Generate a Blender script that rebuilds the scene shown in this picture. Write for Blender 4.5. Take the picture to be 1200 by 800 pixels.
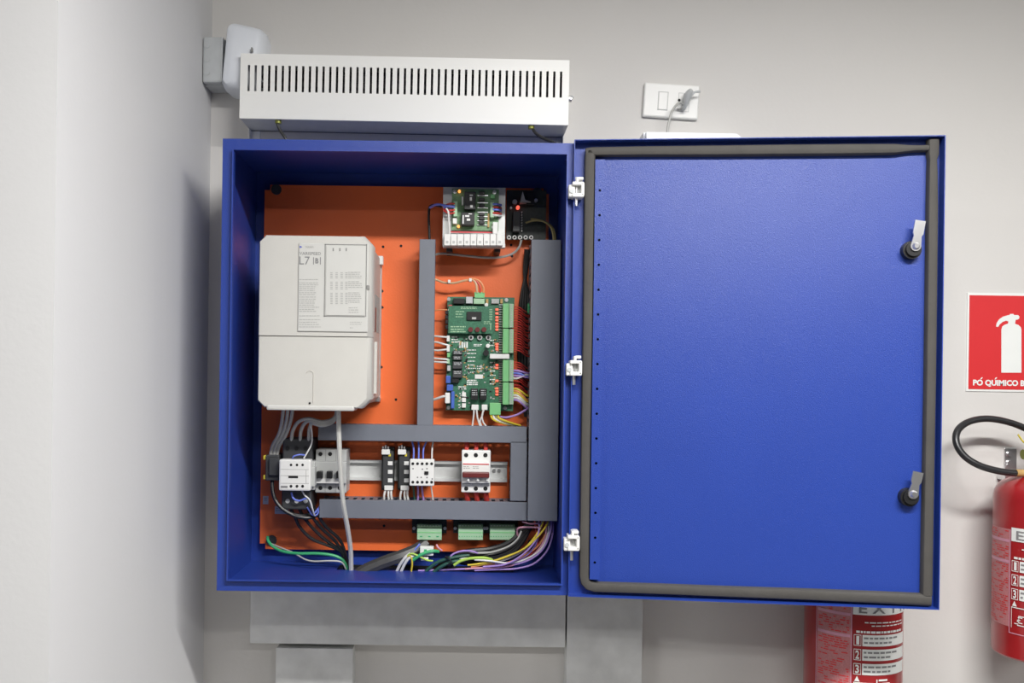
import bpy, bmesh, math, random
from mathutils import Vector, Matrix
random.seed(7)
scene = bpy.context.scene
col = scene.collection
for o in list(bpy.data.objects): bpy.data.objects.remove(o)

# ------------------------------------------------------------------ camera
FPX, ZW, ROLL, EYE = 1051.0, 1.85, 0.0137, 1.45      # focal length in px, camera to wall, roll, eye height
VPX, VPY = 543.0, 445.0
cam = bpy.data.cameras.new('camera'); camo = bpy.data.objects.new('camera', cam); col.objects.link(camo)
cam.sensor_width = 36.0; cam.lens = 36.0*FPX/1200
cam.shift_x = (600-VPX)/1200; cam.shift_y = (VPY-400)/1200
cam.clip_start = 0.02
camo.matrix_world = Matrix.Translation((0, -ZW, EYE)) @ Matrix.Rotation(math.pi/2, 4, 'X') @ Matrix.Rotation(ROLL, 4, 'Z')
scene.camera = camo

# ------------------------------------------------------------------ world, lamps, exposure
world = bpy.data.worlds.new('world'); scene.world = world; world.use_nodes = True
bgn = world.node_tree.nodes['Background']
bgn.inputs[0].default_value = (0.95, 0.97, 1.0, 1); bgn.inputs[1].default_value = 0.045
scene.view_settings.view_transform = 'Standard'; scene.view_settings.look = 'None'
scene.view_settings.gamma = 1.0; scene.view_settings.use_curve_mapping = False
scene.view_settings.exposure = 0.0
CEIL = 2.62
# x, distance from the wall, height, watts
LAMPS = [(0.65, 1.50, 2.44, 68.0), (-2.2, 2.7, 2.44, 40.0), (0.6, 2.7, 2.44, 14.0), (3.4, 2.7, 2.44, 32.0)]

# ------------------------------------------------------------------ pixel (1200x800) -> metres
def S(d): return FPX/(ZW-d)
def U(px, py):
    dx, dy = px-VPX, py-VPY
    c, s = math.cos(ROLL), math.sin(ROLL)
    return dx*c+dy*s, -dx*s+dy*c
def P(px, py, d):
    x, y = U(px, py); s = S(d)
    return Vector((x/s, -d, EYE-y/s))
def R4(x0, y0, x1, y1, d):            # pixel rectangle lying at depth d -> x0,x1,z0,z1
    c = P((x0+x1)/2, (y0+y1)/2, d); s = S(d)
    w, h = abs(x1-x0)/s/2, abs(y1-y0)/s/2
    return c.x-w, c.x+w, c.z-h, c.z+h

# ------------------------------------------------------------------ materials
MATS = {}
def mat(name, rgb, rough=0.5, metal=0.0, bump=0.0, bscale=200, var=0.0, vscale=30, emit=0, spec=0.5, coat=0.0, trans=0.0):
    if name in MATS: return MATS[name]
    m = bpy.data.materials.new(name); m.use_nodes = True
    nt = m.node_tree; b = nt.nodes['Principled BSDF']
    b.inputs['Base Color'].default_value = (*rgb, 1)
    b.inputs['Roughness'].default_value = rough; b.inputs['Metallic'].default_value = metal
    b.inputs['Specular IOR Level'].default_value = spec
    b.inputs['Coat Weight'].default_value = coat
    b.inputs['Transmission Weight'].default_value = trans
    tc = nt.nodes.new('ShaderNodeTexCoord')
    if var > 0:
        n = nt.nodes.new('ShaderNodeTexNoise'); n.inputs['Scale'].default_value = vscale; n.inputs['Detail'].default_value = 5
        r = nt.nodes.new('ShaderNodeValToRGB')
        r.color_ramp.elements[0].position = 0.3; r.color_ramp.elements[1].position = 0.7
        r.color_ramp.elements[0].color = (*[c*(1-var) for c in rgb], 1)
        r.color_ramp.elements[1].color = (*[min(1, c*(1+var)) for c in rgb], 1)
        nt.links.new(tc.outputs['Object'], n.inputs['Vector']); nt.links.new(n.outputs['Fac'], r.inputs['Fac'])
        nt.links.new(r.outputs['Color'], b.inputs['Base Color'])
    if bump > 0:
        n = nt.nodes.new('ShaderNodeTexNoise'); n.inputs['Scale'].default_value = bscale; n.inputs['Detail'].default_value = 3
        bp = nt.nodes.new('ShaderNodeBump'); bp.inputs['Strength'].default_value = bump; bp.inputs['Distance'].default_value = 0.002
        nt.links.new(tc.outputs['Object'], n.inputs['Vector']); nt.links.new(n.outputs['Fac'], bp.inputs['Height'])
        nt.links.new(bp.outputs['Normal'], b.inputs['Normal'])
    if emit:
        b.inputs['Emission Color'].default_value = (*rgb, 1); b.inputs['Emission Strength'].default_value = emit
    MATS[name] = m
    return m
M_WALL = mat('wall_paint', (0.66, 0.645, 0.625), 0.85, bump=0.12, bscale=120, var=0.012, vscale=3)
M_PILLAR = mat('pillar_paint', (0.64, 0.64, 0.645), 0.8, bump=0.1, bscale=120, var=0.012, vscale=3)
M_CEIL = mat('ceiling_paint', (0.8, 0.8, 0.79), 0.9, var=0.01)
M_FLOOR = mat('floor_vinyl', (0.34, 0.33, 0.32), 0.5, var=0.06, vscale=8)
M_BLUE = mat('blue_powder_coat', (0.018, 0.050, 0.30), 0.34, bump=0.32, bscale=800, var=0.03, vscale=6)
M_ORANGE = mat('orange_powder_coat', (0.86, 0.165, 0.04), 0.45, bump=0.12, bscale=300, var=0.02, vscale=8)
M_DUCT = mat('grey_duct_plastic', (0.175, 0.19, 0.225), 0.45, bump=0.05, var=0.02)
M_DRIVE = mat('ivory_drive_plastic', (0.60, 0.59, 0.555), 0.45, bump=0.1, bscale=700, var=0.015)
M_DRIVE2 = mat('ivory_panel_plastic', (0.61, 0.61, 0.585), 0.4, var=0.01)
M_DRIVESIDE = mat('ivory_side_plastic', (0.56, 0.54, 0.50), 0.5, var=0.02)
M_SEAM = mat('seam_grey', (0.27, 0.27, 0.26), 0.6, var=0.02)
M_PRINT = mat('printed_grey', (0.23, 0.23, 0.235), 0.6, var=0.02)
M_PRINTL = mat('printed_pale_grey', (0.42, 0.42, 0.41), 0.6, var=0.02)
M_GALV = mat('galvanised_steel', (0.66, 0.67, 0.665), 0.5, metal=0.12, var=0.10, vscale=22, bump=0.03, bscale=60)
M_STEEL = mat('bright_steel', (0.75, 0.75, 0.76), 0.28, metal=0.9, var=0.03)
M_ALU = mat('aluminium_sheet', (0.58, 0.59, 0.58), 0.4, metal=0.4, var=0.06, vscale=60)
M_WHITE = mat('white_plastic', (0.78, 0.78, 0.76), 0.4, var=0.01)
M_BOXWHITE = mat('white_painted_steel', (0.88, 0.88, 0.85), 0.42, var=0.015, vscale=4)
M_COOL = mat('cool_white_plastic', (0.74, 0.77, 0.82), 0.32, var=0.01)
M_GREYBOX = mat('light_grey_plastic', (0.50, 0.52, 0.53), 0.3, var=0.05, vscale=50)
M_BREAKER = mat('breaker_grey', (0.47, 0.48, 0.47), 0.45, var=0.02)
M_DARK = mat('charcoal_plastic', (0.045, 0.047, 0.05), 0.5, var=0.05)
M_BLACK = mat('black_plastic', (0.012, 0.012, 0.013), 0.4, var=0.05)
M_HOLE = mat('dark_recess', (0.008, 0.008, 0.009), 0.8, var=0.05)
M_GASKET = mat('grey_foam_rubber', (0.062, 0.058, 0.053), 0.75, bump=0.15, bscale=150, var=0.08, vscale=25)
M_PCB = mat('green_circuit_board', (0.045, 0.165, 0.095), 0.4, var=0.25, vscale=260)
M_PCB2 = mat('pale_green_circuit_board', (0.16, 0.30, 0.15), 0.45, var=0.2, vscale=220)
M_PCBD = mat('dark_circuit_board', (0.022, 0.03, 0.026), 0.5, var=0.25, vscale=200)
M_TERM = mat('green_terminal_plastic', (0.20, 0.53, 0.22), 0.45, var=0.03)
M_TERMP = mat('pale_green_terminal', (0.36, 0.56, 0.36), 0.5, var=0.05)
M_LED = mat('lit_red_led', (1.0, 0.13, 0.08), 0.4, emit=1.2)
M_LEDO = mat('lit_orange_led', (1.0, 0.35, 0.08), 0.4, emit=1.5)
M_RED = mat('extinguisher_red', (0.33, 0.015, 0.018), 0.28, coat=0.4, var=0.03)
M_SIGN = mat('sign_red', (0.66, 0.025, 0.03), 0.45, var=0.015)
M_SIGNW = mat('sign_white', (0.80, 0.82, 0.80), 0.45, var=0.01)
M_LBLP = mat('label_pink_print', (0.50, 0.19, 0.20), 0.5, var=0.12, vscale=400)
M_HOSE = mat('black_rubber_hose', (0.02, 0.02, 0.022), 0.33, var=0.05)
M_BROWN = mat('brown_toggle', (0.13, 0.02, 0.02), 0.4, var=0.05)
M_REDLINE = mat('red_print', (0.62, 0.06, 0.07), 0.5, var=0.02)
M_YEL = mat('yellow_plastic', (0.72, 0.60, 0.06), 0.45, var=0.03)
M_BRASS = mat('olive_gland', (0.20, 0.21, 0.03), 0.4, metal=0.3, var=0.05)
M_CAPB = mat('blue_component', (0.06, 0.13, 0.48), 0.4, var=0.05)
M_GOLD = mat('tan_component', (0.50, 0.32, 0.12), 0.5, var=0.1)
M_BLUEP = mat('print_blue', (0.05, 0.08, 0.5), 0.5, var=0.02)
M_TUBE = mat('lit_tube', (1.0, 0.98, 0.95), 0.4, emit=3.0)
def wmat(name, rgb): return mat('wire_'+name, rgb, 0.42, var=0.04, vscale=90)
W_GREY = wmat('grey', (0.42, 0.42, 0.40)); W_LG = wmat('light_grey', (0.55, 0.55, 0.52))
W_BLK = wmat('black', (0.014, 0.014, 0.015)); W_WHT = wmat('white', (0.72, 0.72, 0.70))
W_BLU = wmat('blue', (0.16, 0.22, 0.72)); W_RED = wmat('red', (0.55, 0.05, 0.04))
W_YEL = wmat('yellow', (0.72, 0.56, 0.05)); W_PUR = wmat('violet', (0.40, 0.26, 0.62))
W_PNK = wmat('pink', (0.62, 0.30, 0.40)); W_GRN = wmat('green', (0.05, 0.40, 0.16))
W_DGR = wmat('dark_green', (0.02, 0.085, 0.065)); W_YG = wmat('yellow_green', (0.42, 0.62, 0.10))
W_BRN = wmat('brown', (0.22, 0.12, 0.06)); W_ORG = wmat('orange', (0.75, 0.30, 0.12)); W_TAN = wmat('tan', (0.60, 0.40, 0.24))
W_OLV = wmat('olive', (0.30, 0.25, 0.10))

# ------------------------------------------------------------------ mesh builder
class MB:
    def __init__(s): s.v = []; s.f = []
    def add(s, vs, fs):
        n = len(s.v); s.v += [Vector(v) for v in vs]; s.f += [tuple(i+n for i in f) for f in fs]; return s
    def box(s, x0, x1, d0, d1, z0, z1):           # d = distance in front of the wall
        return s.add([(x, -d, z) for z in (z0, z1) for d in (d0, d1) for x in (x0, x1)],
                     [(0,1,3,2), (4,6,7,5), (0,4,5,1), (2,3,7,6), (0,2,6,4), (1,5,7,3)])
    def rbox(s, x0, x1, d0, d1, z0, z1, r=0.002, seg=2):
        bm = bmesh.new(); bmesh.ops.create_cube(bm, size=1.0)
        for v in bm.verts:
            v.co = Vector(((x0+x1)/2+v.co.x*(x1-x0), -(d0+d1)/2+v.co.y*(d1-d0), (z0+z1)/2+v.co.z*(z1-z0)))
        r = min(r, 0.45*min(x1-x0, d1-d0, z1-z0))
        bmesh.ops.bevel(bm, geom=bm.edges[:], offset=r, segments=seg, affect='EDGES', profile=0.5)
        bm.verts.index_update()
        s.add([v.co.copy() for v in bm.verts], [[v.index for v in f.verts] for f in bm.faces]); bm.free(); return s
    def prect(s, x0, y0, x1, y1, d0, d1, r=0, seg=2):   # pixel rectangle of the front face at depth d1
        a, b, c, e = R4(x0, y0, x1, y1, d1)
        return s.rbox(a, b, d0, d1, c, e, r, seg) if r else s.box(a, b, d0, d1, c, e)
    def prism(s, poly, d0, d1):                    # poly of (x,z)
        n = len(poly)
        return s.add([(x, -d0, z) for x, z in poly]+[(x, -d1, z) for x, z in poly],
                     [tuple(range(n)), tuple(range(2*n-1, n-1, -1))]+[(i, i+n, (i+1) % n+n, (i+1) % n) for i in range(n)])
    def loft(s, rings, caps=True):
        n = len(rings[0]); base = len(s.v); vs = []; fs = []
        for r in rings: vs += r
        for k in range(len(rings)-1):
            for i in range(n):
                j = (i+1) % n; fs.append((k*n+i, k*n+j, (k+1)*n+j, (k+1)*n+i))
        if caps: fs.append(tuple(range(n-1, -1, -1))); fs.append(tuple(range((len(rings)-1)*n, len(rings)*n)))
        return s.add(vs, fs)
    def cyl(s, p0, p1, r, n=12, r1=None):
        p0, p1 = Vector(p0), Vector(p1); ax = (p1-p0).normalized()
        a = ax.orthogonal().normalized(); b = ax.cross(a)
        ring = lambda p, q: [p+a*q*math.cos(2*math.pi*i/n)+b*q*math.sin(2*math.pi*i/n) for i in range(n)]
        return s.loft([ring(p0, r), ring(p1, r if r1 is None else r1)])
    def dot(s, px, py, rpx, d0, d1, n=12):
        p = P(px, py, d1); return s.cyl((p.x, -d0, p.z), (p.x, -d1, p.z), rpx/S(d1), n)
    def tube(s, pts, r, n=8):
        pts = [Vector(p) for p in pts]; rings = []; prev = None
        for i, p in enumerate(pts):
            t = (pts[min(i+1, len(pts)-1)]-pts[max(i-1, 0)]).normalized()
            a = t.orthogonal().normalized() if prev is None else (prev-t*prev.dot(t)).normalized()
            prev = a; b = t.cross(a)
            rr = r[i] if isinstance(r, list) else r
            rings.append([p+a*rr*math.cos(2*math.pi*k/n)+b*rr*math.sin(2*math.pi*k/n) for k in range(n)])
        return s.loft(rings)
    def lathe(s, cx, cd, prof, n=40):              # prof: (r,z) bottom to top, vertical axis
        return s.loft([[Vector((cx+r*math.sin(2*math.pi*i/n), -cd-r*math.cos(2*math.pi*i/n), z)) for i in range(n)] for r, z in prof])
    def map(s, fn): s.v = [Vector(fn(v)) for v in s.v]; return s
    def rot(s, c, ang):                            # turn about the wall normal, seen from the front clockwise
        ca, sa = math.cos(ang), math.sin(ang)
        return s.map(lambda v: (c.x+(v.x-c.x)*ca+(v.z-c.z)*sa, v.y, c.z-(v.x-c.x)*sa+(v.z-c.z)*ca))
def spline(pts, n=6):
    pts = [Vector(p) for p in pts]
    if len(pts) < 3: return pts
    q = [pts[0]*2-pts[1]]+pts+[pts[-1]*2-pts[-2]]; out = []
    for i in range(1, len(q)-2):
        a, b, c, d = q[i-1:i+3]
        for k in range(n):
            t = k/n
            out.append(0.5*((2*b)+(c-a)*t+(2*a-5*b+4*c-d)*t*t+(3*b-a-3*c+d)*t**3))
    out.append(pts[-1]); return out
ORD = ['first', 'second', 'third', 'fourth', 'fifth', 'sixth', 'seventh', 'eighth', 'ninth', 'tenth', 'eleventh', 'twelfth', 'thirteenth', 'fourteenth', 'fifteenth', 'sixteenth', 'seventeenth', 'eighteenth', 'nineteenth']
LMR = ['left', 'middle', 'right']
TXT = {}
def text2d(body, bold=0.0):
    key = (body, bold)
    if key not in TXT:
        cu = bpy.data.curves.new('lettering', 'FONT'); cu.body = body; cu.size = 1.0; cu.resolution_u = 3; cu.offset = bold
        ob = bpy.data.objects.new('lettering', cu)
        me = bpy.data.meshes.new_from_object(ob)
        vs = [(v.co.x, v.co.y) for v in me.vertices]; fs = [tuple(p.vertices) for p in me.polygons]
        bpy.data.objects.remove(ob); bpy.data.curves.remove(cu); bpy.data.meshes.remove(me)
        x0, x1 = min(v[0] for v in vs), max(v[0] for v in vs); y0, y1 = min(v[1] for v in vs), max(v[1] for v in vs)
        TXT[key] = ([((x-x0)/(x1-x0), (y-y0)/(y1-y0)) for x, y in vs], fs)
    return TXT[key]
def ptext(mb, body, x0, y0, x1, y1, d, bold=0.0):   # lettering filling a pixel rectangle
    a, b, c, e = R4(x0, y0, x1, y1, d); vs, fs = text2d(body, bold)
    return mb.add([(a+(b-a)*x, -d, c+(e-c)*y) for x, y in vs], fs)

# ------------------------------------------------------------------ things and parts
def mesh_obj(name, mb, m, origin, smooth=False):
    me = bpy.data.meshes.new(name)
    me.from_pydata([tuple(v-origin) for v in mb.v], [], mb.f); me.update()
    bm = bmesh.new(); bm.from_mesh(me); bmesh.ops.recalc_face_normals(bm, faces=bm.faces[:]); bm.to_mesh(me); bm.free()
    me.materials.append(m)
    if smooth:
        for p in me.polygons: p.use_smooth = True
        try: me.set_sharp_from_angle(angle=math.radians(38))
        except Exception: pass
    o = bpy.data.objects.new(name, me); col.objects.link(o); return o
class Thing:
    def __init__(s, name, label, cat, group=None, kind=None):
        s.name, s.label, s.cat, s.group, s.kind = name, label, cat, group, kind; s.parts = []
    def part(s, name, mb, m, parent=None, label=None, smooth=False):
        s.parts.append((name, mb, m, parent, label, smooth)); return len(s.parts)-1
    def finish(s):
        vs = [v for p in s.parts for v in p[1].v]
        xs = [v.x for v in vs]; ys = [v.y for v in vs]; zs = [v.z for v in vs]
        org = Vector(((min(xs)+max(xs))/2, max(ys), min(zs)))
        if len(s.parts) == 1:
            root = mesh_obj(s.name, s.parts[0][1], s.parts[0][2], org, s.parts[0][5])
        else:
            root = bpy.data.objects.new(s.name, None); root.empty_display_size = 0.05; col.objects.link(root)
            made = []
            for (n, mb, m, par, lab, sm) in s.parts:
                o = mesh_obj(n, mb, m, org, sm); o.parent = root if par is None else made[par]
                if lab: o['label'] = lab
                made.append(o)
        root.location = org
        if s.kind: root['kind'] = s.kind
        if s.label: root['label'] = s.label
        if s.cat: root['category'] = s.cat
        if s.group: root['group'] = s.group
        return root
def single(name, label, cat, mb, m, group=None, smooth=False):
    t = Thing(name, label, cat, group); t.part(name, mb, m, smooth=smooth); return t.finish()
def wire(name, label, cat, pts, rpx, m, group=None, n=8):
    pp = spline([P(*p) for p in pts]); r = rpx/S(pts[0][2])
    return single(name, label, cat, MB().tube(pp, r, n), m, group, True)
def structure(name, mb, m):
    o = mesh_obj(name, mb, m, Vector((0, 0, 0))); o['kind'] = 'structure'; return o

# ================================================================== the room
LX = -0.528                                            # side face of the pillar
structure('wall_back', MB().box(LX, 4.6, -0.12, 0.0, 0, CEIL), M_WALL)
structure('wall_left', MB().box(-4.6, LX, -0.12, 0.696, 0, CEIL), M_PILLAR)
structure('floor', MB().box(-4.6, 4.6, -0.12, 5.5, -0.1, 0), M_FLOOR)
structure('ceiling', MB().box(-4.6, 4.6, -0.12, 5.5, CEIL, CEIL+0.1), M_CEIL)
lampwords = ['white twin-tube ceiling lamp nearest the back wall', 'white twin-tube ceiling lamp, left one of the far row',
             'white twin-tube ceiling lamp, middle one of the far row', 'white twin-tube ceiling lamp, right one of the far row']
for (lx, ld, lz, lw), words in zip(LAMPS, lampwords):
    t = Thing('ceiling_lamp', words, 'lamp', 'ceiling lamps')
    hb = MB().prism([(lx-0.62, CEIL), (lx+0.62, CEIL), (lx+0.62, lz+0.06), (lx-0.62, lz+0.06)], ld-0.11, ld+0.11)
    t.part('housing', hb, M_BOXWHITE)
    for k in (-1, 1):
        t.part('tube', MB().cyl((lx-0.59, -ld-k*0.05, lz+0.035), (lx+0.59, -ld-k*0.05, lz+0.035), 0.013, 12), M_TUBE, smooth=True)
        for e in (-1, 1):
            t.part('lamp_holder', MB().box(lx+e*0.605-0.012, lx+e*0.605+0.012, ld+k*0.05-0.015, ld+k*0.05+0.015, lz+0.015, lz+0.06), M_WHITE)
    root = t.finish()
    L = bpy.data.lights.new('lamp_light', 'AREA'); L.shape = 'RECTANGLE'; L.size = 1.18; L.size_y = 0.13; L.energy = lw
    L.color = (1.0, 0.985, 0.96)
    lo = bpy.data.objects.new('lamp_light', L); col.objects.link(lo); lo.parent = root
    lo.location = Vector((lx, -ld, lz))-root.location

# ================================================================== blue control cabinet
CX0, CX1, CZ0, CZ1, CD0, CD1 = -0.432, 0.1905, EYE-0.379, EYE+0.4216, 0.01, 0.26
PLD = 0.032                                            # front of the orange plate
cab = Thing('control_cabinet', 'blue steel electrical cabinet mounted on the wall with its door swung open', 'cabinet')
t_ = 0.0025; FL = 0.022
sh = MB().box(CX0, CX1, CD0, CD0+t_, CZ0, CZ1)
sh.box(CX0, CX0+t_, CD0+t_, CD1, CZ0, CZ1).box(CX1-t_, CX1, CD0+t_, CD1, CZ0, CZ1)
sh.box(CX0+t_, CX1-t_, CD0+t_, CD1, CZ1-t_, CZ1)
HX0, HX1, HD0, HD1 = -0.245, 0.105, 0.024, 0.086      # cable opening in the floor sheet
sh.box(CX0+t_, HX0, CD0+t_, CD1, CZ0, CZ0+t_).box(HX1, CX1-t_, CD0+t_, CD1, CZ0, CZ0+t_)
sh.box(HX0, HX1, CD0+t_, HD0, CZ0, CZ0+t_).box(HX0, HX1, HD1, CD1, CZ0, CZ0+t_)
cab.part('shell', sh, M_BLUE)
fl = MB()
def frame(mb, x0, x1, z0, z1, w, d0, d1, wr=None):
    mb.box(x0, x1, d0, d1, z1-w, z1).box(x0, x1, d0, d1, z0, z0+w)
    return mb.box(x0, x0+w, d0, d1, z0+w, z1-w).box(x1-(wr or w), x1, d0, d1, z0+w, z1-w)
frame(fl, CX0, CX1, CZ0, CZ1, FL, CD1-0.0015, CD1+0.001, 0.0135)
cab.part('front_flange', fl, M_BLUE)
rim = MB(); frame(rim, CX0+FL-0.0025, CX1-0.0135+0.0025, CZ0+FL-0.0025, CZ1-FL+0.0025, 0.0025, CD1, CD1+0.011)
cab.part('sealing_rim', rim, M_BLUE)
# mounting plate with notched corners
px0, px1, pz0, pz1, nt = CX0+0.024, CX1-0.022, CZ0+0.031, CZ1-0.0315, 0.011
pl = MB().prism([(px0+nt, pz0), (px1-nt, pz0), (px1-nt, pz0+nt), (px1, pz0+nt), (px1, pz1-nt), (px1-nt, pz1-nt), (px1-nt, pz1),
                 (px0+nt, pz1), (px0+nt, pz1-nt), (px0, pz1-nt), (px0, pz0+nt), (px0+nt, pz0+nt)], PLD-0.003, PLD)
plate = cab.part('mounting_plate', pl, M_ORANGE, label='orange steel mounting plate')
for bx in (px0+0.024, px1-0.024):
    for bz in (pz0+0.018, pz1-0.010):
        b = MB().cyl((bx, -CD0, bz), (bx, -(PLD+0.006), bz), 0.0055, 6).cyl((bx, -PLD, bz), (bx, -(PLD+0.004), bz), 0.0105, 20)
        cab.part('plate_nut', b, M_DARK, plate)
for hx, hy in ((449, 289), (448, 341), (448, 360), (447, 430), (448, 600), (464, 468), (470, 288), (600, 300), (450, 616), (599, 287)):
    cab.part('screw_hole', MB().dot(hx, hy, 1.6, PLD, PLD+0.0006, 8), M_HOLE, plate)
ce = MB().box(HX0-0.002, HX1+0.002, HD0-0.002, HD1+0.002, CZ0-0.006, CZ0-0.004)
ce.box(HX0-0.002, HX0, HD0, HD1, CZ0-0.004, CZ0).box(HX1, HX1+0.002, HD0, HD1, CZ0-0.004, CZ0).box(HX0, HX1, HD1, HD1+0.002, CZ0-0.004, CZ0).box(HX0, HX1, HD0-0.002, HD0, CZ0-0.004, CZ0)
cab.part('opening_dark_tray', ce, M_BLACK, label='added black tray darkening the cabinet floor opening')  # added black tray below the floor, keeps the cable opening dark
# door, swung open
AL = math.atan2(0.0595, 0.62); DW, DH = 0.623, 0.802
ua = Vector((math.cos(AL), -math.sin(AL), 0)); na = Vector((-math.sin(AL), -math.cos(AL), 0))
D0 = Vector((0.1892, -0.2755, EYE+0.0235))
def D(u, v, w): return D0+ua*u+na*w+Vector((0, 0, v))
def PD(px, py, w):                                     # pixel -> door coordinates on the plane w
    x, y = U(px, py); dr = Vector((x/FPX, 1, -y/FPX)); o = Vector((0, -ZW, EYE))
    q = o+dr*((D0+na*w-o).dot(na)/dr.dot(na))-D0
    return q.dot(ua), q.z
def dbox(mb, u0, u1, w0, w1, v0, v1):
    b = MB().box(u0, u1, w0, w1, v0, v1).map(lambda q: D(q.x, q.z, -q.y)); return mb.add(b.v, b.f)
TW = -0.021                                            # inner face of the door sheet
dm = MB(); dbox(dm, 0, DW, TW-0.0015, TW, -DH/2, DH/2)
dbox(dm, 0, DW, TW, 0, DH/2-0.0015, DH/2); dbox(dm, 0, DW, TW, 0, -DH/2, -DH/2+0.0015)
dbox(dm, 0, 0.0015, TW, 0, -DH/2+0.0015, DH/2-0.0015); dbox(dm, DW-0.0015, DW, TW, 0, -DH/2+0.0015, DH/2-0.0015)
door = cab.part('door', dm, M_BLUE)
def gstrip(pts, w0=TW, w1=-0.007):                     # pts: px, py, half width in px ; rounded foam strip
    rings = []
    loc = [PD(p[0], p[1], w1) for p in pts]
    for i, (p, q) in enumerate(zip(pts, loc)):
        a = Vector(loc[max(i-1, 0)]); b = Vector(loc[min(i+1, len(loc)-1)]); tt = (b-a).normalized(); nn = Vector((-tt.y, tt.x))
        h = p[2]/680.0; ring = []
        for (k, w) in ((-1, w0), (-1, w1-0.004), (-0.8, w1-0.0012), (-0.4, w1), (0.4, w1), (0.8, w1-0.0012), (1, w1-0.004), (1, w0)):
            ring.append(D(q[0]+nn.x*h*k, q[1]+nn.y*h*k, w))
        rings.append(ring)
    return MB().loft(rings)
cab.part('gasket_strip', gstrip([(691.8, 176, 4.5), (691.6, 179, 5.8), (691.5, 183, 6.3), (690.5, 250, 6.2), (689, 380, 6.0), (686.5, 520, 5.8), (685, 640, 5.8), (684.7, 676, 5.9), (686, 682, 5.9), (690, 686.5, 5.9), (697, 688.6, 5.9),
                                 (760, 690.5, 5.9), (850, 694, 6.0), (950, 697.5, 6.3), (1040, 701.5, 6.8), (1092, 704, 7.0)]), M_GASKET, door, smooth=True)
cab.part('gasket_strip', gstrip([(686.5, 177.4, 4.2), (689, 177.2, 5.0), (694, 176.8, 5.3), (760, 176, 5.6), (840, 175.5, 6.0), (930, 174.6, 6.2), (1000, 174, 6.2), (1050, 173.6, 5.8), (1064, 173.2, 4.2), (1075, 172.8, 3.5), (1089, 172.6, 3.4)]), M_GASKET, door, smooth=True)
cab.part('gasket_strip', gstrip([(1095.3, 162.5, 6.3), (1095.2, 180, 6.3), (1094.5, 186, 4.6), (1094.6, 200, 5.2), (1094.5, 240, 5.8), (1093.5, 330, 5.8), (1092, 450, 5.8), (1090, 560, 5.8), (1088.6, 640, 5.9), (1087.7, 698, 6.0)]), M_GASKET, door, smooth=True)
# perforated stiffener on the hinge side
u0, v0 = PD(697.5, 224, -0.013); uL, uR = u0+0.0005, u0+0.0150
hp = [224+ (658-224)*k/15 for k in range(16)]; hv = [PD(702-(y-224)*0.0127, y, -0.013)[1] for y in hp]; uc = (uL+uR)/2
st = MB(); w1 = -0.006; hr = 0.0024; vt = DH/2-0.034; vb = -DH/2+0.030; edges = [vt]+[(a+b)/2 for a, b in zip(hv, hv[1:])]+[vb]
for k, v in enumerate(hv):
    o4 = [(uL, edges[k+1]), (uR, edges[k+1]), (uR, edges[k]), (uL, edges[k])]
    h8 = [(uc+hr*math.cos(a), v+hr*math.sin(a)) for a in [math.radians(-135+45*i) for i in range(8)]]
    vs = [D(a, b, w1) for a, b in o4+h8]+[D(a, b, w1-0.002) for a, b in h8]
    fs = []
    for c in range(4):
        c2 = (c+1) % 4; i0 = 4+2*c; fs.append((c, c2, 4+(2*c+2) % 8, 4+2*c+1)); fs.append((c, 4+2*c+1, 4+2*c))
    for i in range(8): fs.append((4+i, 4+(i+1) % 8, 12+(i+1) % 8, 12+i))
    st.add(vs, fs)
dbox(st, uL-0.0012, uL, TW, w1, vb, vt); dbox(st, uR, uR+0.0012, TW, w1, vb, vt)
cab.part('perforated_rail', st, M_BLUE, door)
pb = MB(); dbox(pb, uL, uR, TW, TW+0.0008, vb, vt)
cab.part('rail_gap_shade', pb, M_HOLE, door)  # near-black sheet: shade of the gap behind the holes, put into colour
# cam latches
for (lx, ly, tx, ty) in ((1072.5, 290, 1079.5, 258), (1069.5, 581, 1077, 553)):
    u, v = PD(lx, ly, -0.004)
    b = MB().cyl(D(u-0.003, v-0.003, TW), D(u-0.003, v-0.003, -0.008), 0.0155, 24).cyl(D(u-0.002, v-0.002, -0.008), D(u-0.002, v-0.002, -0.003), 0.0125, 24)
    cab.part('lock_body', b, M_BLACK, door, smooth=True)
    u1, v1 = PD(tx, ty, 0.002); u, v = PD(lx+1.5, ly-2, 0.002)
    a = Vector((u1-u, v1-v)); ln = a.length; a.normalize(); n2 = Vector((-a.y, a.x)); poly = []
    for s_, h_ in ((0.0, 0.0085), (0.010, 0.0072), (0.017, 0.0062), (0.022, 0.0085), (ln, 0.0085)): poly.append((s_, h_))
    pts = [(u+a.x*s_+n2.x*h_, v+a.y*s_+n2.y*h_) for s_, h_ in poly]+[(u+a.x*s_-n2.x*h_, v+a.y*s_-n2.y*h_) for s_, h_ in reversed(poly)]
    for k in range(1, 6):
        an = math.pi*k/6; pts.append((u-n2.x*0.0085*math.cos(an)-a.x*0.0085*math.sin(an), v-n2.y*0.0085*math.cos(an)-a.y*0.0085*math.sin(an)))
    n = len(pts); m_ = MB().add([D(p, q, -0.003) for p, q in pts]+[D(p, q, 0.0) for p, q in pts],
        [tuple(range(n)), tuple(range(2*n-1, n-1, -1))]+[(i, i+n, (i+1) % n+n, (i+1) % n) for i in range(n)])
    cab.part('latch_tongue', m_, M_STEEL, door, label='bright steel latch tongue')
    cab.part('latch_screw', MB().cyl(D(u, v, 0.0), D(u, v, 0.004), 0.0065, 16, 0.004), M_STEEL, door, smooth=True)
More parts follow.
